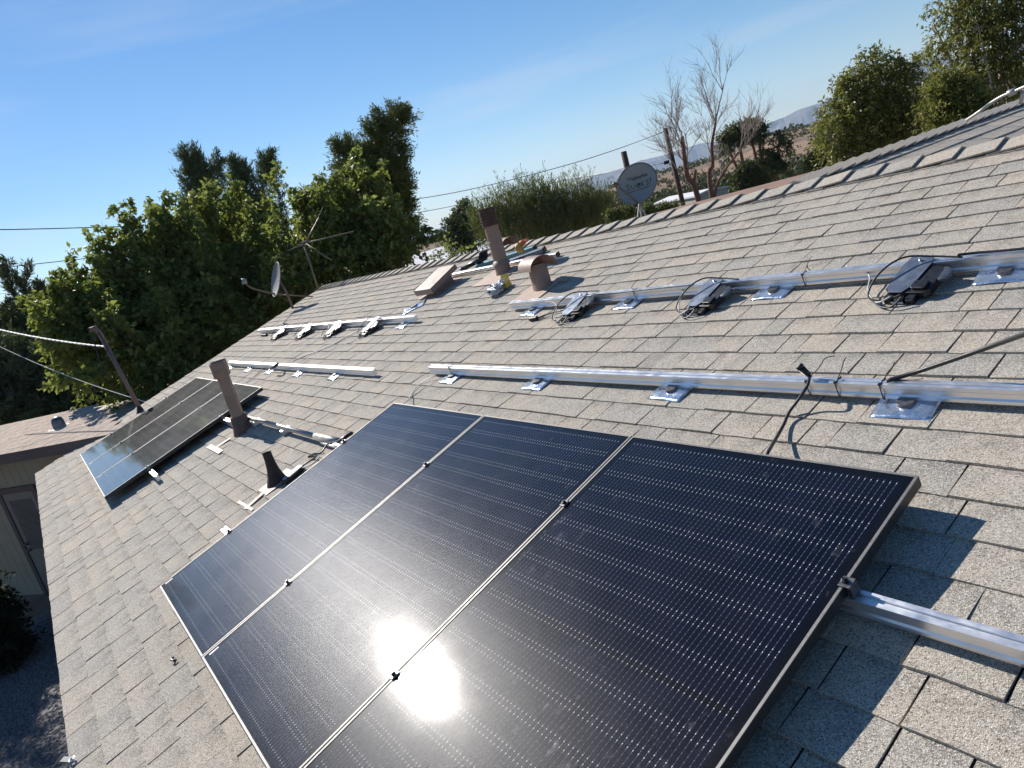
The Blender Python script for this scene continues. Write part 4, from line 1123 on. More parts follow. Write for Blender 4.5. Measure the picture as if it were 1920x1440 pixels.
for r_ in range(ncs):
    a_ = Lft + rng.uniform(0, .2); lim = eu + (cu - eu) * (b0 / cv)
    while a_ < lim:
        a1 = min(a_ + .305, lim)
        tt = rng.uniform(.002, .0045)
        vs = []
        for q in (a_, a1 - .012): vs += [SF(q, b0, -.004), SF(q, b0, tt), SF(q, b0 + stp + .004, .002), SF(q, b0 + stp + .004, -.004)]
        sf.add(vs, [(0, 1, 2, 3), (7, 6, 5, 4), (0, 4, 5, 1), (1, 5, 6, 2), (2, 6, 7, 3)], rng.random(), [0, 0, .6, .6] * 2)
        a_ = a1
    b0 += stp
tag(sf.build('shingle_field', M['shed_shingle'], srf, attrs=True), kind='stuff')
WF = lambda a, z, d=0: Vector((A.x, A.y, 0)) + ed * a - outn * (.38 - d) + Vector((0, 0, z))
# soffit and fascia
def wbox(a0, a1, z0, z1, d0, d1):
    q = [WF(a, z, d) for d in (d0, d1) for z in (z0, z1) for a in (a0, a1)]
    return MB().add(q, [(0, 2, 3, 1), (4, 5, 7, 6), (0, 1, 5, 4), (2, 6, 7, 3), (0, 4, 6, 2), (1, 3, 7, 5)])
wbox(Lft, eu, 2.56, 2.70, .345, .385).build('fascia', M['fascia'], shed, m=sm_)
wbox(Lft, eu - .2, 0, 2.62, -3.0, -.02).build('wall', M['siding'], shed, m=sm_)
# door position from the photograph
def wallhit(px, py):
    p = hitplane(px, py, WF(0, 0), outn); q = p - Vector((A.x, A.y, 0)); return q.dot(ed), q.z
dL, dTop = wallhit(6, 934); dLb, _ = wallhit(60, 1090); knobA, knobZ = wallhit(77, 1049)
dW = .86; dTop = max(1.95, min(2.15, dTop)); dA = dL + .0
a_ = Lft
while a_ < eu - .25:
    w = .203
    if a_ + w < dA - .1 or a_ > dA + dW + .1: wbox(a_ + .004, a_ + w - .004, .02, 2.56, -.019, .0).build('siding_board', M['siding'], shed, m=sm_)
    elif True: wbox(a_ + .004, a_ + w - .004, dTop + .12, 2.56, -.019, .0).build('siding_board', M['siding'], shed, m=sm_)
    a_ += w
wbox(dA - .1, dA, .02, dTop + .1, -.018, .022).build('door_frame', M['fascia'], shed, m=sm_)
wbox(dA + dW, dA + dW + .1, .02, dTop + .1, -.018, .022).build('door_frame', M['fascia'], shed, m=sm_)
wbox(dA, dA + dW, dTop, dTop + .1, -.018, .022).build('door_frame', M['fascia'], shed, m=sm_)
door = wbox(dA + .005, dA + dW - .005, .03, dTop - .005, -.018, .004).build('screen_door', M['door'], shed, m=sm_)
wbox(dA + .12, dA + dW - .12, dTop - 1.05, dTop - .13, .0042, .009).build('mesh_panel', M['screen'], door)
for k_ in range(5):
    z0 = dTop - .16 - k_ * .2
    q0, q1 = WF(dA + .12, z0, .013), WF(dA + dW - .13, max(dTop - 1.04, z0 - .40 + k_ * .06), .013)
    MB().tube([q0, q1], .006, 5).build('grille_bar', M['door'], door)
for dz in (0, -.12):
    kp = WF(dA + .09, 1.02 + dz, .004); MB().lathe([(.035, 0), (.035, .012), (.018, .014), (.026, .045), (.012, .058)], Matrix.Translation(kp) @ outn.to_track_quat('Z', 'Y').to_matrix().to_4x4(), n=16).build('door_knob', M['dark_metal'], door, smooth=True)
# turbine-like vent on the shed roof
vp_ = hitplane(112, 800, A, sn_)
sv = thing('shed_vent', 'small rounded metal vent on the tan shed roof', 'roof vent', VM(vp_, math.atan2(outn.y, outn.x)) @ Matrix.Scale(.78, 4))
autosmooth(MB().lathe([(.14, -.04), (.13, .12), (.11, .18), (.06, .215), (.0, .225)], n=20, sx=.85).build('dome', M['dark_metal'], sv))
MB().box(-.2, .2, -.2, .2, -.0, .003, Matrix.Rotation(-.0, 4, 'Y') @ Matrix.Rotation(math.radians(9), 4, 'Y')).build('flange', M['white_paint'], sv)

# gravel in the yard between shed and house
def gravel():
    vs = []; fs = []
    o8 = [(1, 0, 0), (-1, 0, 0), (0, 1, 0), (0, -1, 0), (0, 0, 1), (0, 0, -1)]
    f8 = [(0, 2, 4), (2, 1, 4), (1, 3, 4), (3, 0, 4), (2, 0, 5), (1, 2, 5), (3, 1, 5), (0, 3, 5)]
    t = []
    for i in range(26000):
        x = rng.uniform(-13.6, -3.5); y = rng.uniform(-3.6, -.2); s = rng.uniform(.012, .030)
        a = rng.uniform(0, 6.28); c_, s_ = math.cos(a), math.sin(a); o = len(vs)
        for q in o8:
            X = q[0] * s * 1.3; Y = q[1] * s; vs.append((x + X * c_ - Y * s_, y + X * s_ + Y * c_, s * .3 + q[2] * s * .6))
        fs += [tuple(o + k_ for k_ in f) for f in f8]
    return tag(MB().add(vs, fs).build('gravel', M['stone']), kind='stuff')
gravel()
MB().add([(-13.9, -5.5, .006), (-2, -5.5, .006), (-2, .6, .006), (-13.9, .6, .006)], [(0, 1, 2, 3)]).build('yard_bed', M['stone'])['kind'] = 'structure'

# ---------------------------------------------------------------- vegetation
def npmesh(name, V, nper, mat, tint, parent=None, m=None):
    V = np.asarray(V, np.float32).reshape(-1, 3); n = len(V) // nper
    me = bpy.data.meshes.new(name); me.vertices.add(len(V)); me.vertices.foreach_set('co', V.ravel())
    me.loops.add(n * nper); me.loops.foreach_set('vertex_index', np.arange(n * nper, dtype=np.int32))
    me.polygons.add(n); me.polygons.foreach_set('loop_start', np.arange(0, n * nper, nper, dtype=np.int32))
    me.update(calc_edges=True)
    me.materials.append(mat)
    a = me.attributes.new('tint', 'FLOAT', 'POINT'); a.data.foreach_set('value', np.repeat(tint, nper).astype(np.float32))
    o = bpy.data.objects.new(name, me); C.objects.link(o)
    if m is not None: o.matrix_local = m
    if parent: o.parent = parent
    return o
def nrm(a): return a / (np.linalg.norm(a, axis=-1, keepdims=True) + 1e-9)
def leaves(bases, dirs, lens, per, ll, lw, droop, spread, sagk, along=.5):
    """leaf quads strung along twigs; returns vertices and a tint per leaf"""
    n = len(bases); tot = n * per
    b = np.repeat(bases, per, 0); d = np.repeat(dirs, per, 0); L = np.repeat(lens, per)[:, None]
    t = RS.rand(tot, 1) ** .8
    p = b + d * L * t - np.array([0, 0, 1]) * sagk * L * t * t
    p += RS.randn(tot, 3) * spread
    ld = nrm(d * along + RS.randn(tot, 3) * .75 + np.array([0, 0, -1]) * droop)
    sd = nrm(np.cross(ld, RS.randn(tot, 3)))
    s = ll * RS.uniform(.6, 1.25, (tot, 1)); w = s * lw / ll
    nn = np.cross(ld, sd)
    q0 = p; q1 = p + ld * s * .45 + sd * w * .5 + nn * s * .06; q2 = p + ld * s - nn * s * .10; q3 = p + ld * s * .45 - sd * w * .5 + nn * s * .06
    V = np.stack([q0, q1, q2, q3], 1)
    tw = np.repeat(RS.rand(n), per)
    tint = np.clip(.6 * tw + .4 * RS.rand(tot), 0, 1)
    return V, tint
def twigs_in(lobes, n, outb=1.0, upb=.5, wind=(0, 0, 0), shell=.45, flat=1.0):
    vol = np.array([l[1] ** 2.3 for l in lobes]); pr_ = vol / vol.sum(); idx = RS.choice(len(lobes), n, p=pr_)
    cen = np.array([list(l[0]) for l in lobes])[idx]; rad = np.array([l[1] for l in lobes])[idx][:, None]
    dv = nrm(RS.randn(n, 3)); r = RS.rand(n, 1) ** shell
    # lumpy outline
    lump = np.array([1 + .28 * noise.noise(Vector(a) * 2.2 + Vector((float(i_) * 3, 0, 0))) for a, i_ in zip(dv, idx)])[:, None]
    off = dv * r * rad * lump; off[:, 2] *= flat
    base = cen + off
    d = nrm(dv * outb + np.array([0, 0, upb]) + np.array(wind) + RS.randn(n, 3) * .35)
    return base, d
def limbs(base, lobes, r0, mb, h0=None, jog=.25, n=7):
    for c, r in lobes:
        c = Vector(c); b = Vector(base)
        mid = b.lerp(c, .45); mid.z = max(mid.z, b.z + (c.z - b.z) * .5); mid += Vector((rng.uniform(-jog, jog), rng.uniform(-jog, jog), 0))
        pts = smooth_pts([b, Vector((b.x, b.y, b.z + (c.z - b.z) * .18)), mid, c, c + (c - mid) * .08], 4)
        mb.tube(pts, r0 * rng.uniform(.6, 1), n, r2=r0 * .12)
        for k_ in range(7):
            d = Vector((rng.gauss(0, 1), rng.gauss(0, 1), rng.gauss(.4, .8))).normalized(); s_ = pts[rng.randrange(len(pts) // 2, len(pts))]
            mb.tube(smooth_pts([s_, s_ + d * r * .35, s_ + d * r * .65 + Vector((0, 0, r * .08))], 3), r0 * .22, 5, r2=r0 * .05)
def LB(lst, d):  # lobes given by direction and distance
    out = []
    for t in lst:
        dd_ = t[3] if len(t) > 3 else d; out.append((at(t[0], t[1], dd_), t[2] / FPX * dd_))
    return out
def tree(label, lobes, leafm, barkm, nt_, per, ll, lw, L, name='tree', cat='tree', group=None, trunk_r=.13, droop=.5, spread=.03, sagk=.25, upb=.5, outb=1., wind=(0, 0, 0), shell=.45, shoots=(), spires=0, spl=(.6, 1.3), flat=1.0, along=.5, base=None, nlimb=5, zb=None):
    cx = sum(c.x for c, r in lobes) / len(lobes); cy = sum(c.y for c, r in lobes) / len(lobes)
    if base is None: base = Vector((cx, cy, 0))
    base = Vector((base.x, base.y, zground(base.x, base.y) if zb is None else zb))
    root = thing(name, label, cat, Matrix.Translation(base), group); m = Matrix.Translation(-base)
    b, d = twigs_in(lobes, nt_, outb, upb, wind, shell, flat); lens = L * RS.uniform(.5, 1.3, len(b))
    sp = []
    for k_ in range(spires):
        c_, r_ = rng.choice(lobes); a_ = rng.uniform(0, 6.28); rr_ = r_ * rng.uniform(.2, .95)
        p_ = Vector(c_) + Vector((rr_ * math.cos(a_), rr_ * math.sin(a_), math.sqrt(max(0, r_ * r_ - rr_ * rr_)) * .8))
        tip = p_ + Vector((rng.gauss(wind[0] * .4, .28), rng.gauss(wind[1] * .4, .28), 1)).normalized() * rng.uniform(*spl); sp.append((p_, tip))
    if shoots or sp:
        sb_, sd_, sl_ = [], [], []
        for p0_, p1_ in sp:
            v_ = p1_ - p0_; n_ = max(4, int(v_.length * 13))
            for k_ in range(n_):
                tt_ = k_ / n_; w_ = .16 * (1 - tt_ * .8)
                sb_.append(list(p0_ + v_ * tt_)); sd_.append(list((v_.normalized() * .6 + Vector((rng.gauss(0, 1), rng.gauss(0, 1), rng.gauss(0, .4))) * .8).normalized())); sl_.append(w_ * 1.6 + .06)
        for px, py, qx, qy, dd_, n_ in shoots:
            p0_, p1_ = at(px, py, dd_), at(qx, qy, dd_); v_ = (p1_ - p0_)
            for k_ in range(n_): sb_.append(list(p0_ + v_ * (k_ / n_) + Vector((rng.gauss(0, .05), rng.gauss(0, .05), 0)))); sd_.append(list((v_.normalized() + Vector((rng.gauss(0, .5), rng.gauss(0, .5), rng.gauss(0, .3)))).normalized())); sl_.append(L * .45)
        b = np.vstack([b, sb_]); d = np.vstack([d, sd_]); lens = np.concatenate([lens, sl_])
    V, t = leaves(b, d, lens, per, ll, lw, droop, spread, sagk, along)
    npmesh('crown', V, 4, M[leafm], t, root, m)
    mb = MB(); sel = sorted(lobes, key=lambda q: -q[1])[:nlimb]
    limbs(base - Vector((0, 0, .3)), sel, trunk_r, mb)
    for s_ in shoots: mb.tube([at(s_[0], s_[1], s_[4]), at(s_[2], s_[3], s_[4])], .008, 4, r2=.002)
    for p0_, p1_ in sp: mb.tube([p0_, p1_], .009, 4, r2=.003)
    mb.v = [tuple(m @ Vector(x)) for x in mb.v]
    mb.build('trunk', M[barkm], root, smooth=True)
    return root

# big mulberry behind the gable, in front of everything on the left
tree('large leafy green mulberry filling the left behind the gable edge, shoots curling at its top',
     LB([(300, 560, 72, 17.5), (385, 520, 60, 17.8), (230, 622, 66, 17), (450, 560, 75, 18), (345, 640, 80, 16.5), (430, 640, 66, 16.5), (290, 700, 60, 16), (475, 488, 38, 18.5), (190, 655, 50, 16.5), (520, 560, 58, 18), (320, 482, 32, 17.8), (248, 552, 44, 17.5), (350, 715, 45, 15.6), (400, 462, 22, 18), (370, 575, 60, 17), (180, 600, 26, 17), (145, 655, 24, 16.5), (150, 700, 26, 16)], 17),
     'mulberry', 'bark', 2900, 15, .125, .075, .46, spires=120, spl=(.6, 1.5), trunk_r=.16, droop=.75, spread=.035, sagk=.3, upb=.55, shell=.4,
     shoots=[(310, 470, 300, 390, 17.5, 16), (330, 450, 352, 372, 17.5, 14), (255, 560, 205, 505, 17.2, 12), (230, 580, 172, 470, 17.2, 6), (200, 590, 120, 545, 17, 8), (430, 420, 440, 330, 18, 14), (485, 410, 520, 310, 18.3, 14), (380, 420, 398, 340, 18, 10), (170, 640, 80, 640, 15.5, 14), (200, 700, 110, 705, 15, 16), (505, 440, 520, 375, 18.5, 8)])
tree('leafy green mulberry between the dark conifer and the ridge end, branches hanging over the roof',
     LB([(610, 450, 46, 16.5), (680, 430, 54, 17), (640, 510, 50, 16), (705, 485, 45, 16.2), (560, 520, 50, 16), (740, 475, 28, 16), (612, 405, 26, 17), (690, 380, 36, 17.3), (590, 480, 34, 17), (735, 448, 28, 16)], 16.5),
     'mulberry', 'bark', 1150, 16, .12, .072, .40, spires=50, spl=(.4, 1.0), trunk_r=.12, droop=.75, spread=.035, sagk=.3, upb=.45, shell=.4,
     shoots=[(770, 450, 828, 438, 15.8, 12), (760, 430, 800, 425, 15.8, 10), (600, 390, 578, 355, 17, 6), (700, 370, 720, 300, 17.3, 10)])
# wind-blown cypresses behind
tree('tall wind-blown cypress with ragged feathery tips rising behind the mulberry',
     LB([(368, 345, 20, 24), (400, 360, 16, 24), (375, 390, 30, 24), (395, 440, 36, 24), (400, 490, 45, 24), (360, 312, 11, 24), (408, 330, 9, 24), (425, 420, 24, 24.5)], 24),
     'cypress', 'bark', 900, 30, .15, .026, .40, spires=22, spl=(.3, .7), trunk_r=.14, droop=-.2, spread=.04, sagk=-.1, upb=1.5, outb=.5, wind=(.3, .45, -.1), along=1.2, group='cypresses behind the mulberry',
     shoots=[(362, 340, 352, 296, 24, 30), (385, 330, 372, 292, 24, 24), (405, 340, 412, 305, 24, 20)])
tree('dark cypress with three leaning tips left of the tall conifer',
     LB([(443, 365, 20, 25), (503, 355, 19, 25), (475, 400, 30, 25), (470, 445, 36, 25), (512, 430, 26, 25), (508, 322, 12, 25), (440, 325, 11, 25), (480, 490, 45, 25), (462, 345, 12, 25)], 25),
     'cypress', 'bark', 1000, 30, .15, .026, .40, spires=26, spl=(.3, .7), trunk_r=.14, droop=-.2, spread=.04, sagk=-.1, upb=1.5, outb=.5, wind=(.3, .45, -.1), along=1.2, group='cypresses behind the mulberry',
     shoots=[(445, 340, 436, 300, 25, 24), (505, 330, 510, 288, 25, 30), (465, 350, 458, 310, 25, 20), (520, 400, 532, 350, 25, 10)])
tree('tall dark conifer with a leaning top standing above the antenna',
     LB([(750, 232, 17, 21), (735, 262, 26, 21), (728, 300, 32, 21), (715, 345, 46, 21), (742, 350, 28, 21.3), (672, 350, 38, 20.8), (735, 405, 42, 21.3), (690, 405, 55, 21), (635, 400, 42, 21), (745, 450, 34, 21.3), (700, 262, 13, 21), (612, 430, 40, 21), (650, 300, 18, 21), (672, 290, 15, 21), (690, 310, 24, 21)], 21),
     'pine', 'bark', 2500, 30, .12, .028, .32, spires=60, spl=(.15, .45), trunk_r=.18, droop=-.1, spread=.05, sagk=.0, upb=.6, outb=.9, wind=(.1, .15, 0), along=.9,
     shoots=[(755, 232, 760, 207, 21, 22), (712, 250, 706, 208, 21, 20), (696, 260, 688, 228, 21, 12), (640, 300, 632, 268, 21, 12), (590, 400, 575, 355, 21, 10)])
tree('wispy juniper at the far left with feathery leader against the sky',
     LB([(58, 600, 24, 38), (110, 632, 34, 38), (40, 645, 34, 38), (90, 685, 50, 38), (20, 700, 50, 38), (140, 615, 20, 38), (46, 550, 9, 38), (150, 660, 42, 38)], 38),
     'juniper', 'bark', 950, 28, .26, .045, .75, spires=30, spl=(.8, 2.0), trunk_r=.12, droop=-.15, spread=.04, sagk=-.05, upb=1.2, outb=.7, wind=(.25, .35, 0), along=1.2, group='junipers at the far left',
     shoots=[(45, 580, 52, 500, 38, 24), (75, 590, 82, 535, 38, 18), (15, 620, 12, 585, 38, 16), (120, 600, 122, 570, 38, 12), (180, 590, 185, 525, 38, 14), (110, 590, 150, 560, 38, 10)])
tree('dense dark juniper behind the shed roof at the left edge',
     LB([(30, 745, 72, 34), (120, 735, 66, 34), (200, 725, 55, 34), (60, 710, 55, 34), (-60, 745, 75, 34), (180, 760, 50, 33)], 34),
     'cypress', 'bark', 1900, 26, .28, .07, .8, trunk_r=.12, droop=.0, spread=.05, sagk=.1, upb=.7, outb=.8, along=.9, group='junipers at the far left')
tree('juniper tips just left of the mulberry crown, thin and grey green',
     LB([(180, 560, 18, 38), (225, 540, 18, 38), (200, 600, 40, 38), (240, 580, 36, 38)], 38),
     'juniper', 'bark', 620, 28, .28, .045, .75, spires=10, spl=(.8, 1.8), trunk_r=.08, droop=-.2, spread=.035, sagk=-.05, upb=1.5, outb=.5, wind=(.2, .3, 0), along=1.2, group='junipers at the far left',
     shoots=[(180, 560, 185, 500, 38, 16), (228, 530, 232, 495, 38, 12), (262, 480, 268, 445, 38, 14), (268, 520, 262, 470, 38, 14)])
tree('dark juniper beside the far end of the shed, shading the gravel yard',
     [(Vector((-17.6, -3.9, 2.2)), 1.3), (Vector((-17.6, -3.8, 4.0)), 1.25), (Vector((-17.7, -3.1, 5.6)), 1.15), (Vector((-17.6, -2.9, 6.7)), 1.0), (Vector((-17.2, -4.8, 3.4)), 1.2)],
     'cypress', 'bark', 900, 24, .15, .035, .35, trunk_r=.14, upb=.9, group='junipers at the far left')
# small conifer, shrub, paloverde
tree('small dark pine standing right of the white-roofed building',
     LB([(872, 400, 14, 34), (868, 420, 22, 34), (850, 436, 16, 34), (885, 436, 24, 34), (876, 388, 8, 34), (862, 455, 22, 34)], 34),
     'cypress', 'bark', 700, 16, .16, .06, .45, trunk_r=.12, droop=0, upb=.7, name='pine_tree')
tree('dark leafy shrub tips showing over the ridge before the white-roofed building',
     LB([(846, 474, 14, 12.5), (868, 484, 12, 12.5), (828, 492, 12, 12.5), (850, 496, 14, 12.5)], 12.5),
     'mulberry', 'bark', 34, 9, .07, .04, .2, trunk_r=.03, droop=.3, upb=.8, name='shrub', cat='shrub')
tree('wide wispy grey-green paloverde bush behind the rusty-capped flue and the ridge',
     LB([(935, 410, 30, 25), (980, 415, 48, 25), (1030, 405, 45, 25), (1080, 400, 42, 25), (1125, 395, 28, 25), (950, 450, 45, 25), (1050, 440, 55, 25), (1110, 425, 35, 25), (1000, 385, 25, 25), (905, 430, 22, 25)], 25),
     'paloverde', 'bark', 2500, 16, .15, .020, .75, trunk_r=.08, droop=-.3, spread=.025, sagk=-.05, upb=1.6, outb=.6, along=1.6, name='bush', cat='bush',
     shoots=[(960, 390, 958, 360, 25, 10), (1000, 385, 1002, 352, 25, 10), (1050, 380, 1052, 350, 25, 8)])
tree('rusty brown bush at the right foot of the paloverde',
     LB([(1140, 408, 15, 27), (1158, 404, 12, 27), (1125, 420, 16, 27)], 27), 'rusty_leaf', 'bark', 240, 12, .13, .05, .3, trunk_r=.04, upb=.8, name='bush', cat='bush')
tree('narrow dark conifer between the paloverde and the satellite dish',
     LB([(1130, 372, 7, 60), (1131, 384, 9, 60), (1133, 397, 11, 60)], 60), 'cypress', 'bark', 240, 14, .3, .10, .5, trunk_r=.15, upb=1.2, name='pine_tree')
tree('shaggy half-bare juniper leaning behind the leafless tree',
     LB([(1405, 240, 13, 30), (1382, 252, 13, 30), (1362, 268, 13, 30), (1423, 248, 12, 30), (1440, 300, 15, 30), (1455, 312, 12, 30), (1462, 260, 8, 30), (1475, 268, 7, 30)], 30),
     'juniper', 'red_bark', 520, 18, .14, .045, .28, trunk_r=.14, upb=.3, droop=.5, nlimb=7, base=at(1425, 345, 30))
tree('round dark olive bush in front of the shaggy juniper',
     LB([(1403, 322, 13, 22), (1420, 332, 12, 22), (1388, 338, 11, 22), (1410, 348, 16, 22)], 22), 'juniper', 'bark', 420, 18, .10, .035, .2, trunk_r=.05, upb=.7, name='bush', cat='bush')
tree('dark bush at the left foot of the olive-green tree',
     LB([(1545, 300, 12, 30), (1528, 312, 10, 30), (1575, 290, 14, 30)], 30), 'juniper', 'bark', 300, 16, .16, .06, .4, trunk_r=.05, upb=.7, name='bush', cat='bush')
tree('olive-green bushy tree with airy top right of the leafless tree',
     LB([(1632, 118, 16, 15), (1668, 128, 17, 15), (1702, 128, 14, 15), (1620, 155, 24, 15), (1665, 165, 28, 15.3), (1708, 165, 20, 15), (1592, 178, 22, 15), (1637, 205, 36, 15), (1578, 225, 28, 14.8), (1690, 215, 30, 15.2), (1715, 240, 18, 15), (1630, 255, 40, 14.8), (1560, 262, 24, 14.6), (1580, 290, 24, 14.6), (1690, 265, 26, 15), (1562, 200, 13, 15), (1585, 150, 10, 15), (1600, 300, 22, 14.6), (1655, 290, 26, 14.8), (1548, 240, 12, 14.6), (1725, 210, 10, 15)], 15),
     'eucalypt', 'pale_bark', 1500, 15, .075, .030, .22, trunk_r=.07, droop=.7, spread=.03, sagk=.3, upb=.5, shell=.38, nlimb=14,
     shoots=[(1635, 130, 1637, 98, 15, 10), (1590, 170, 1575, 145, 15, 8), (1670, 140, 1690, 110, 15, 10), (1705, 160, 1718, 118, 15, 8)])
tree('tall airy eucalyptus with pale slender stems at the upper right corner',
     LB([(1785, 15, 24, 17), (1812, 42, 28, 17), (1850, 20, 28, 17.5), (1762, 70, 20, 17), (1800, 88, 26, 17), (1750, 100, 13, 17), (1840, 75, 24, 16.6), (1880, 50, 28, 17), (1860, 118, 26, 17), (1905, 105, 24, 17.3), (1905, 10, 30, 17), (1850, -40, 45, 17), (1935, 60, 35, 17), (1885, 150, 22, 17), (1838, 140, 18, 17), (1740, 125, 9, 17), (1775, 120, 12, 17), (1905, 175, 20, 17)], 17),
     'eucalypt', 'pale_bark', 1150, 15, .085, .030, .28, trunk_r=.06, droop=.9, spread=.03, sagk=.35, upb=.3, shell=.38, nlimb=13, base=at(1880, 215, 17))
tree('low olive bush between the two eucalyptus trees just over the ridge',
     LB([(1775, 165, 26, 14), (1800, 175, 26, 14), (1760, 200, 22, 14), (1815, 200, 28, 14), (1775, 215, 24, 14), (1840, 205, 20, 14)], 14),
     'eucalypt', 'pale_bark', 620, 14, .075, .028, .22, trunk_r=.04, droop=.6, sagk=.3, upb=.6, name='bush', cat='bush')
# dark column of foliage in front of the shed wall
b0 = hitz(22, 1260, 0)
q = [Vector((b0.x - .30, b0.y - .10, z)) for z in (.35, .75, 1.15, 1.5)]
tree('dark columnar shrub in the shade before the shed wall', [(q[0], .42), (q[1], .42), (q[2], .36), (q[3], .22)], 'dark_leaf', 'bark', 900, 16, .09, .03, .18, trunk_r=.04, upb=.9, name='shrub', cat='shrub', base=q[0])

tree('low green bushes along the foot of the written-on dish and the poles', LB([(1150, 405, 8, 17), (1178, 401, 8, 17), (1214, 396, 7, 17), (1243, 393, 7, 17), (1268, 389, 5, 17)], 17), 'pine', 'bark', 300, 14, .07, .03, .12, trunk_r=.02, upb=.8, name='bush', cat='bush')
# leafless tree with several stems
def bare_tree():
    D = 24.0
    root_p = at(1318, 385, D); z = zground(root_p.x, root_p.y)
    base = Vector((root_p.x, root_p.y, z)); root = thing('bare_tree', 'leafless pale-twigged tree with reddish trunks right of the leaning utility pole', 'tree', Matrix.Translation(base))
    tk = MB(); tw_ = MB(); R_ = random.Random(5); up = Vector((0, 0, 1))
    def grow(p, d, L, r, dep):
        n = 6; pts = [p]; dd_ = d.copy()
        for i in range(n):
            dd_ = (dd_ + Vector((R_.gauss(0, .13), R_.gauss(0, .13), R_.gauss(.035, .09)))).normalized(); pts.append(pts[-1] + dd_ * L / n)
        tw_.tube([q - base for q in pts], r, 5 if r > .012 else 3, r2=r * .5)
        if dep == 0: return
        for k_ in range(4 if dep > 1 else R_.choice((3, 4, 5))):
            s_ = R_.uniform(.25, 1.0); q = pts[min(n, int(s_ * n))]
            side = Vector((R_.gauss(0, 1), R_.gauss(0, 1), 0)); side = (side - dd_ * side.dot(dd_)).normalized()
            nd = (dd_ * R_.uniform(.8, 1.1) + side * R_.uniform(.3, .7) + up * .15).normalized()
            grow(q, nd, L * R_.uniform(.55, .9), max(.0048, r * (.60 - .12 * s_)), dep - 1)
    stems = [([(1316, 392), (1306, 362), (1290, 335), (1284, 300), (1279, 256)], .10, .06),
             ([(1330, 385), (1331, 345), (1336, 310), (1335, 270), (1342, 230)], .085, .035),
             ([(1340, 372), (1345, 345), (1362, 315), (1385, 285)], .05, .025),
             ([(1312, 372), (1302, 345), (1304, 318)], .05, .045)]
    for pts, r0, r1_ in stems:
        P_ = [at(px, py, D) for px, py in pts]; P_[0].z = min(P_[0].z, z - .2) if r0 > .06 else P_[0].z
        tk.tube([q - base for q in smooth_pts(P_, 4)], r0, 7, r2=r1_)
    side = CAMR @ Vector((1, 0, 0)); side.z = 0; side.normalize()
    for px, py, lx, L, r in ((1283, 290, .28, 1.9, .026), (1288, 320, .12, 1.9, .024), (1282, 270, -.02, 1.7, .022), (1290, 335, -.75, 1.7, .022), (1284, 305, -.5, 1.6, .020),
                             (1342, 230, .18, 1.7, .026), (1342, 232, -.12, 1.6, .024), (1336, 280, .45, 1.6, .022), (1335, 300, -.25, 1.5, .020), (1385, 285, .5, 1.5, .020), (1362, 315, .9, 1.7, .018), (1345, 345, .8, 1.3, .016), (1304, 318, -.9, 1.2, .016)):
        grow(at(px, py, D), (up + side * lx + Vector((R_.gauss(0, .12), R_.gauss(0, .12), 0))).normalized(), L * .64, r, 3)
    tk.build('trunk', M['red_bark'], root, smooth=True); tw_.build('twigs', M['pale_bark'], root)
bare_tree()

# scattered scrub on the hillside
def scrub():
    Vs = []; Ts = []
    for i in range(9000):
        a = math.radians(RS.uniform(108, 170)); r = 45 * (10 ** RS.uniform(0, 1.05)); x = CAM.x + r * math.cos(a); y = CAM.y + r * math.sin(a)
        if noise.noise(Vector((x / 35, y / 35, 2))) < RS.uniform(-.35, .3): continue
        s = RS.uniform(.3, 1.0) * (1 + r / 500) * (1.6 if RS.rand() < .07 else 1) ; z = zground(x, y)
        n = 34 if r < 150 else 18
        c = RS.randn(n, 3); c = nrm(c) * (RS.rand(n, 1) ** .4) * np.array([s, s, s * .75]) + np.array([x, y, z + s * .45])
        e1 = nrm(RS.randn(n, 3)) * s * .34; e2 = nrm(np.cross(e1, RS.randn(n, 3))) * s * .2
        Vs.append(np.stack([c - e1, c + e2, c + e1, c - e2], 1)); Ts.append(np.clip(RS.rand() * .7 + RS.rand(n) * .3, 0, 1))
    return tag(npmesh('scrub', np.concatenate(Vs), 4, M['scrub'], np.concatenate(Ts)), kind='stuff')
scrub()

# ---------------------------------------------------------------- poles and wires
def pole(p_top, p_bot, d, r, label, extra=None):
    t = at(*p_top, d); b_ = at(*p_bot, d); dr_ = (b_ - t).normalized(); z = zground(b_.x, b_.y)
    g = Vector((b_.x, b_.y, z))
    root = thing('utility_pole', label, 'utility pole', Matrix.Translation(g))
    MB().tube([g - g - Vector((0, 0, .3)), b_ - g, t - g], r, 10, r2=r * .8).build('pole_shaft', M['wood_pole'], root, smooth=True)
    return root, t
pole1, t1 = pole((1169, 284), (1189, 372), 21, .10, 'stout dark wooden post standing right behind the written-on dish')
pole2, t2 = pole((1247, 240), (1281, 385), 30, .105, 'leaning weathered utility pole left of the leafless tree')
pole3, t3 = pole((1026, 348), (1036, 382), 75, .16, 'distant thin utility pole behind the paloverde bush')
im = pole3.matrix_world.inverted(); MB().tube([im @ at(1019, 352, 75), im @ at(1033, 349, 75)], .1, 6).build('crossarm', M['wood_pole'], pole3)
im = pole2.matrix_world.inverted(); MB().tube([im @ at(1245, 306, 29.8), im @ at(1255, 303, 29.8)], .07, 6).build('insulator', M['black_plastic'], pole2)
def wire(pts, r, label, mat='black_cable'):
    cable('power_line', pts, r, M[mat], label, 'wire', 'overhead wires crossing the sky', sub=1, n=4)
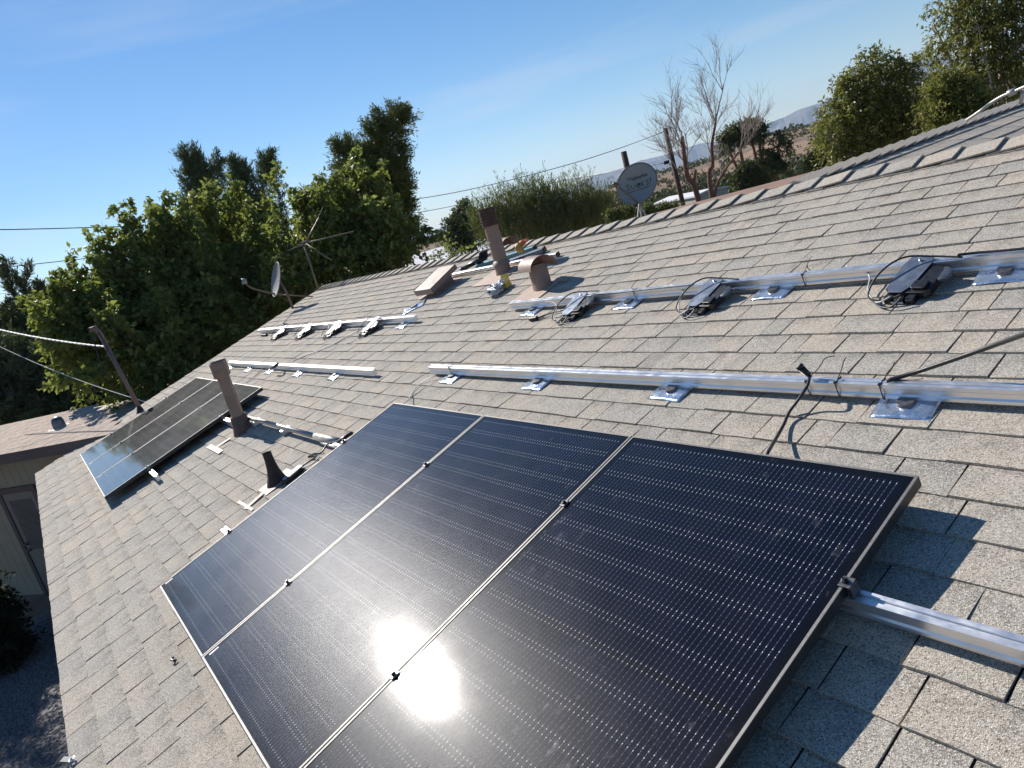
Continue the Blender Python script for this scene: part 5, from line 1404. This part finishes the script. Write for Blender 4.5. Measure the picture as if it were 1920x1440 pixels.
# top wire: comes from far left, runs behind the trees, to the leaning pole
def longwire(ks, r, label):
    pts = smooth_pts([at(*k_) for k_ in ks], 5); cable('power_line', pts, r, M['black_cable'], label, 'wire', 'overhead wires crossing the sky', sub=1, n=5)
longwire([(-80, 430, 26), (0, 430.5, 26), (150, 427, 27), (300, 421, 28), (550, 402, 31), (775, 374, 34), (900, 351, 34), (1050, 313, 33), (1150, 282, 32), (1247, 246, 30)], .016, 'upper black power line running to the leaning utility pole')
longwire([(-80, 509, 28), (0, 502, 28), (130, 488, 29), (262, 473, 30), (500, 440, 33), (780, 399, 36), (900, 375, 36), (1027, 348, 40), (1100, 322, 38), (1180, 300, 34), (1245, 305, 30)][:7] + [(1030, 344, 36), (1120, 328, 34), (1255, 304, 30)], .014, 'lower black power line passing above the paloverde bush')
longwire([(-80, 556, 60), (0, 551, 60), (60, 545, 60), (150, 533, 60)], .01, 'faint distant wire at the far left of the sky')

# ---------------------------------------------------------------- buildings beyond the ridge
def house_block(label, p_l, p_r, zt, depth, roof_h, wallm, roofm, name='building', wins=(), over=.4, z0=None):
    a = hitz(*p_l, zt); b_ = hitz(*p_r, zt); e = (b_ - a); L = e.length; e.normalize(); o_ = Vector((-e.y, e.x, 0)); o_ = o_ if o_.dot(a - CAM) > 0 else -o_
    gz = min(zground(a.x, a.y), zground(b_.x, b_.y))
    root = thing(name, label, 'building', VM(Vector((a.x, a.y, gz)), math.atan2(e.y, e.x))); h = zt - gz
    sgn = 1 if (Matrix.Rotation(math.atan2(e.y, e.x), 4, 'Z') @ Vector((0, 1, 0))).dot(o_) > 0 else -1
    y0, y1 = sorted((0, sgn * depth))
    MB().box(0, L, y0, y1, -.3, h - .02).build('wall', wallm, root)
    ov = over; ym = (y0 + y1) / 2
    MB().prism([(y0 - ov, h - .1), (y0 - ov, h), (ym, h + roof_h), (y1 + ov, h), (y1 + ov, h - .1), (ym, h + roof_h - .12)], -ov, L + ov).build('roof', roofm, root)
    for (fa, z_, w, hh) in wins:
        x = fa * L; yy = (0 - sgn * .02)
        f = MB().box(x - w / 2 - .06, x + w / 2 + .06, min(yy, yy - sgn * .03), max(yy, yy - sgn * .03), z_ - .06, z_ + hh + .06).build('window', M['white_paint'], root)
        MB().box(x - w / 2, x + w / 2, min(yy - sgn * .031, yy - sgn * .04), max(yy - sgn * .031, yy - sgn * .04), z_, z_ + hh).build('pane', M['window'], f)
        for k_ in (-1, 0, 1):
            MB().box(x + k_ * w / 4 - .02, x + k_ * w / 4 + .02, min(yy - sgn * .041, yy - sgn * .05), max(yy - sgn * .041, yy - sgn * .05), z_, z_ + hh).build('muntin', M['white_paint'], f)
    return root
house_block('low building with a broad white roof left of the rusty-capped flue', (770, 512), (915, 470), 2.55, 9, .75, M['beige_wall'], M['white_roof'], wins=[(.62, 1.0, 1.1, .9)])
house_block('long white-topped trailer at the foot of the leaning utility pole', (1228, 381), (1303, 367), at(1265, 374, 52).z, 2.4, .18, M['beige_wall'], M['white_roof'], name='trailer', over=.1)
house_block('tiny white house far off on the brown hill between the two eucalyptus trees', (1706, 176), (1722, 171), zground(at(1714, 172, 300).x, at(1714, 172, 300).y) + 5, 8, 1.5, M['white_paint'], M['white_roof'])
# brown patio roof just behind the ridge
zp = RID.z - .10
q0 = hitz(1225, 400, zp); q1 = hitz(1606, 300, zp)
pt = thing('patio_roof', 'flat reddish-brown patio roof just behind the ridge', 'roof', VM(Vector((q0.x, q0.y, 0))))
im = pt.matrix_world.inverted()
e = q1 - q0; e.normalize(); back = Vector((-e.y, e.x, 0)); back = back if back.y < 0 else -back
qq = [q0, q1, q1 + back * 1.1, q0 + back * 1.1]
MB().add([im @ q for q in qq] + [im @ (q - Vector((0, 0, .09))) for q in qq], [(0, 1, 2, 3), (7, 6, 5, 4), (0, 4, 5, 1), (1, 5, 6, 2), (2, 6, 7, 3), (3, 7, 4, 0)]).build('roofing', M['brown_roof'], pt)
for t in (.03, .97):
    p = q0.lerp(q1, t) + back * .1; MB().box(-.05, .05, -.05, .05, 0, zp - .095, im @ Matrix.Translation((p.x, p.y, 0))).build('post', M['wood_pole'], pt)
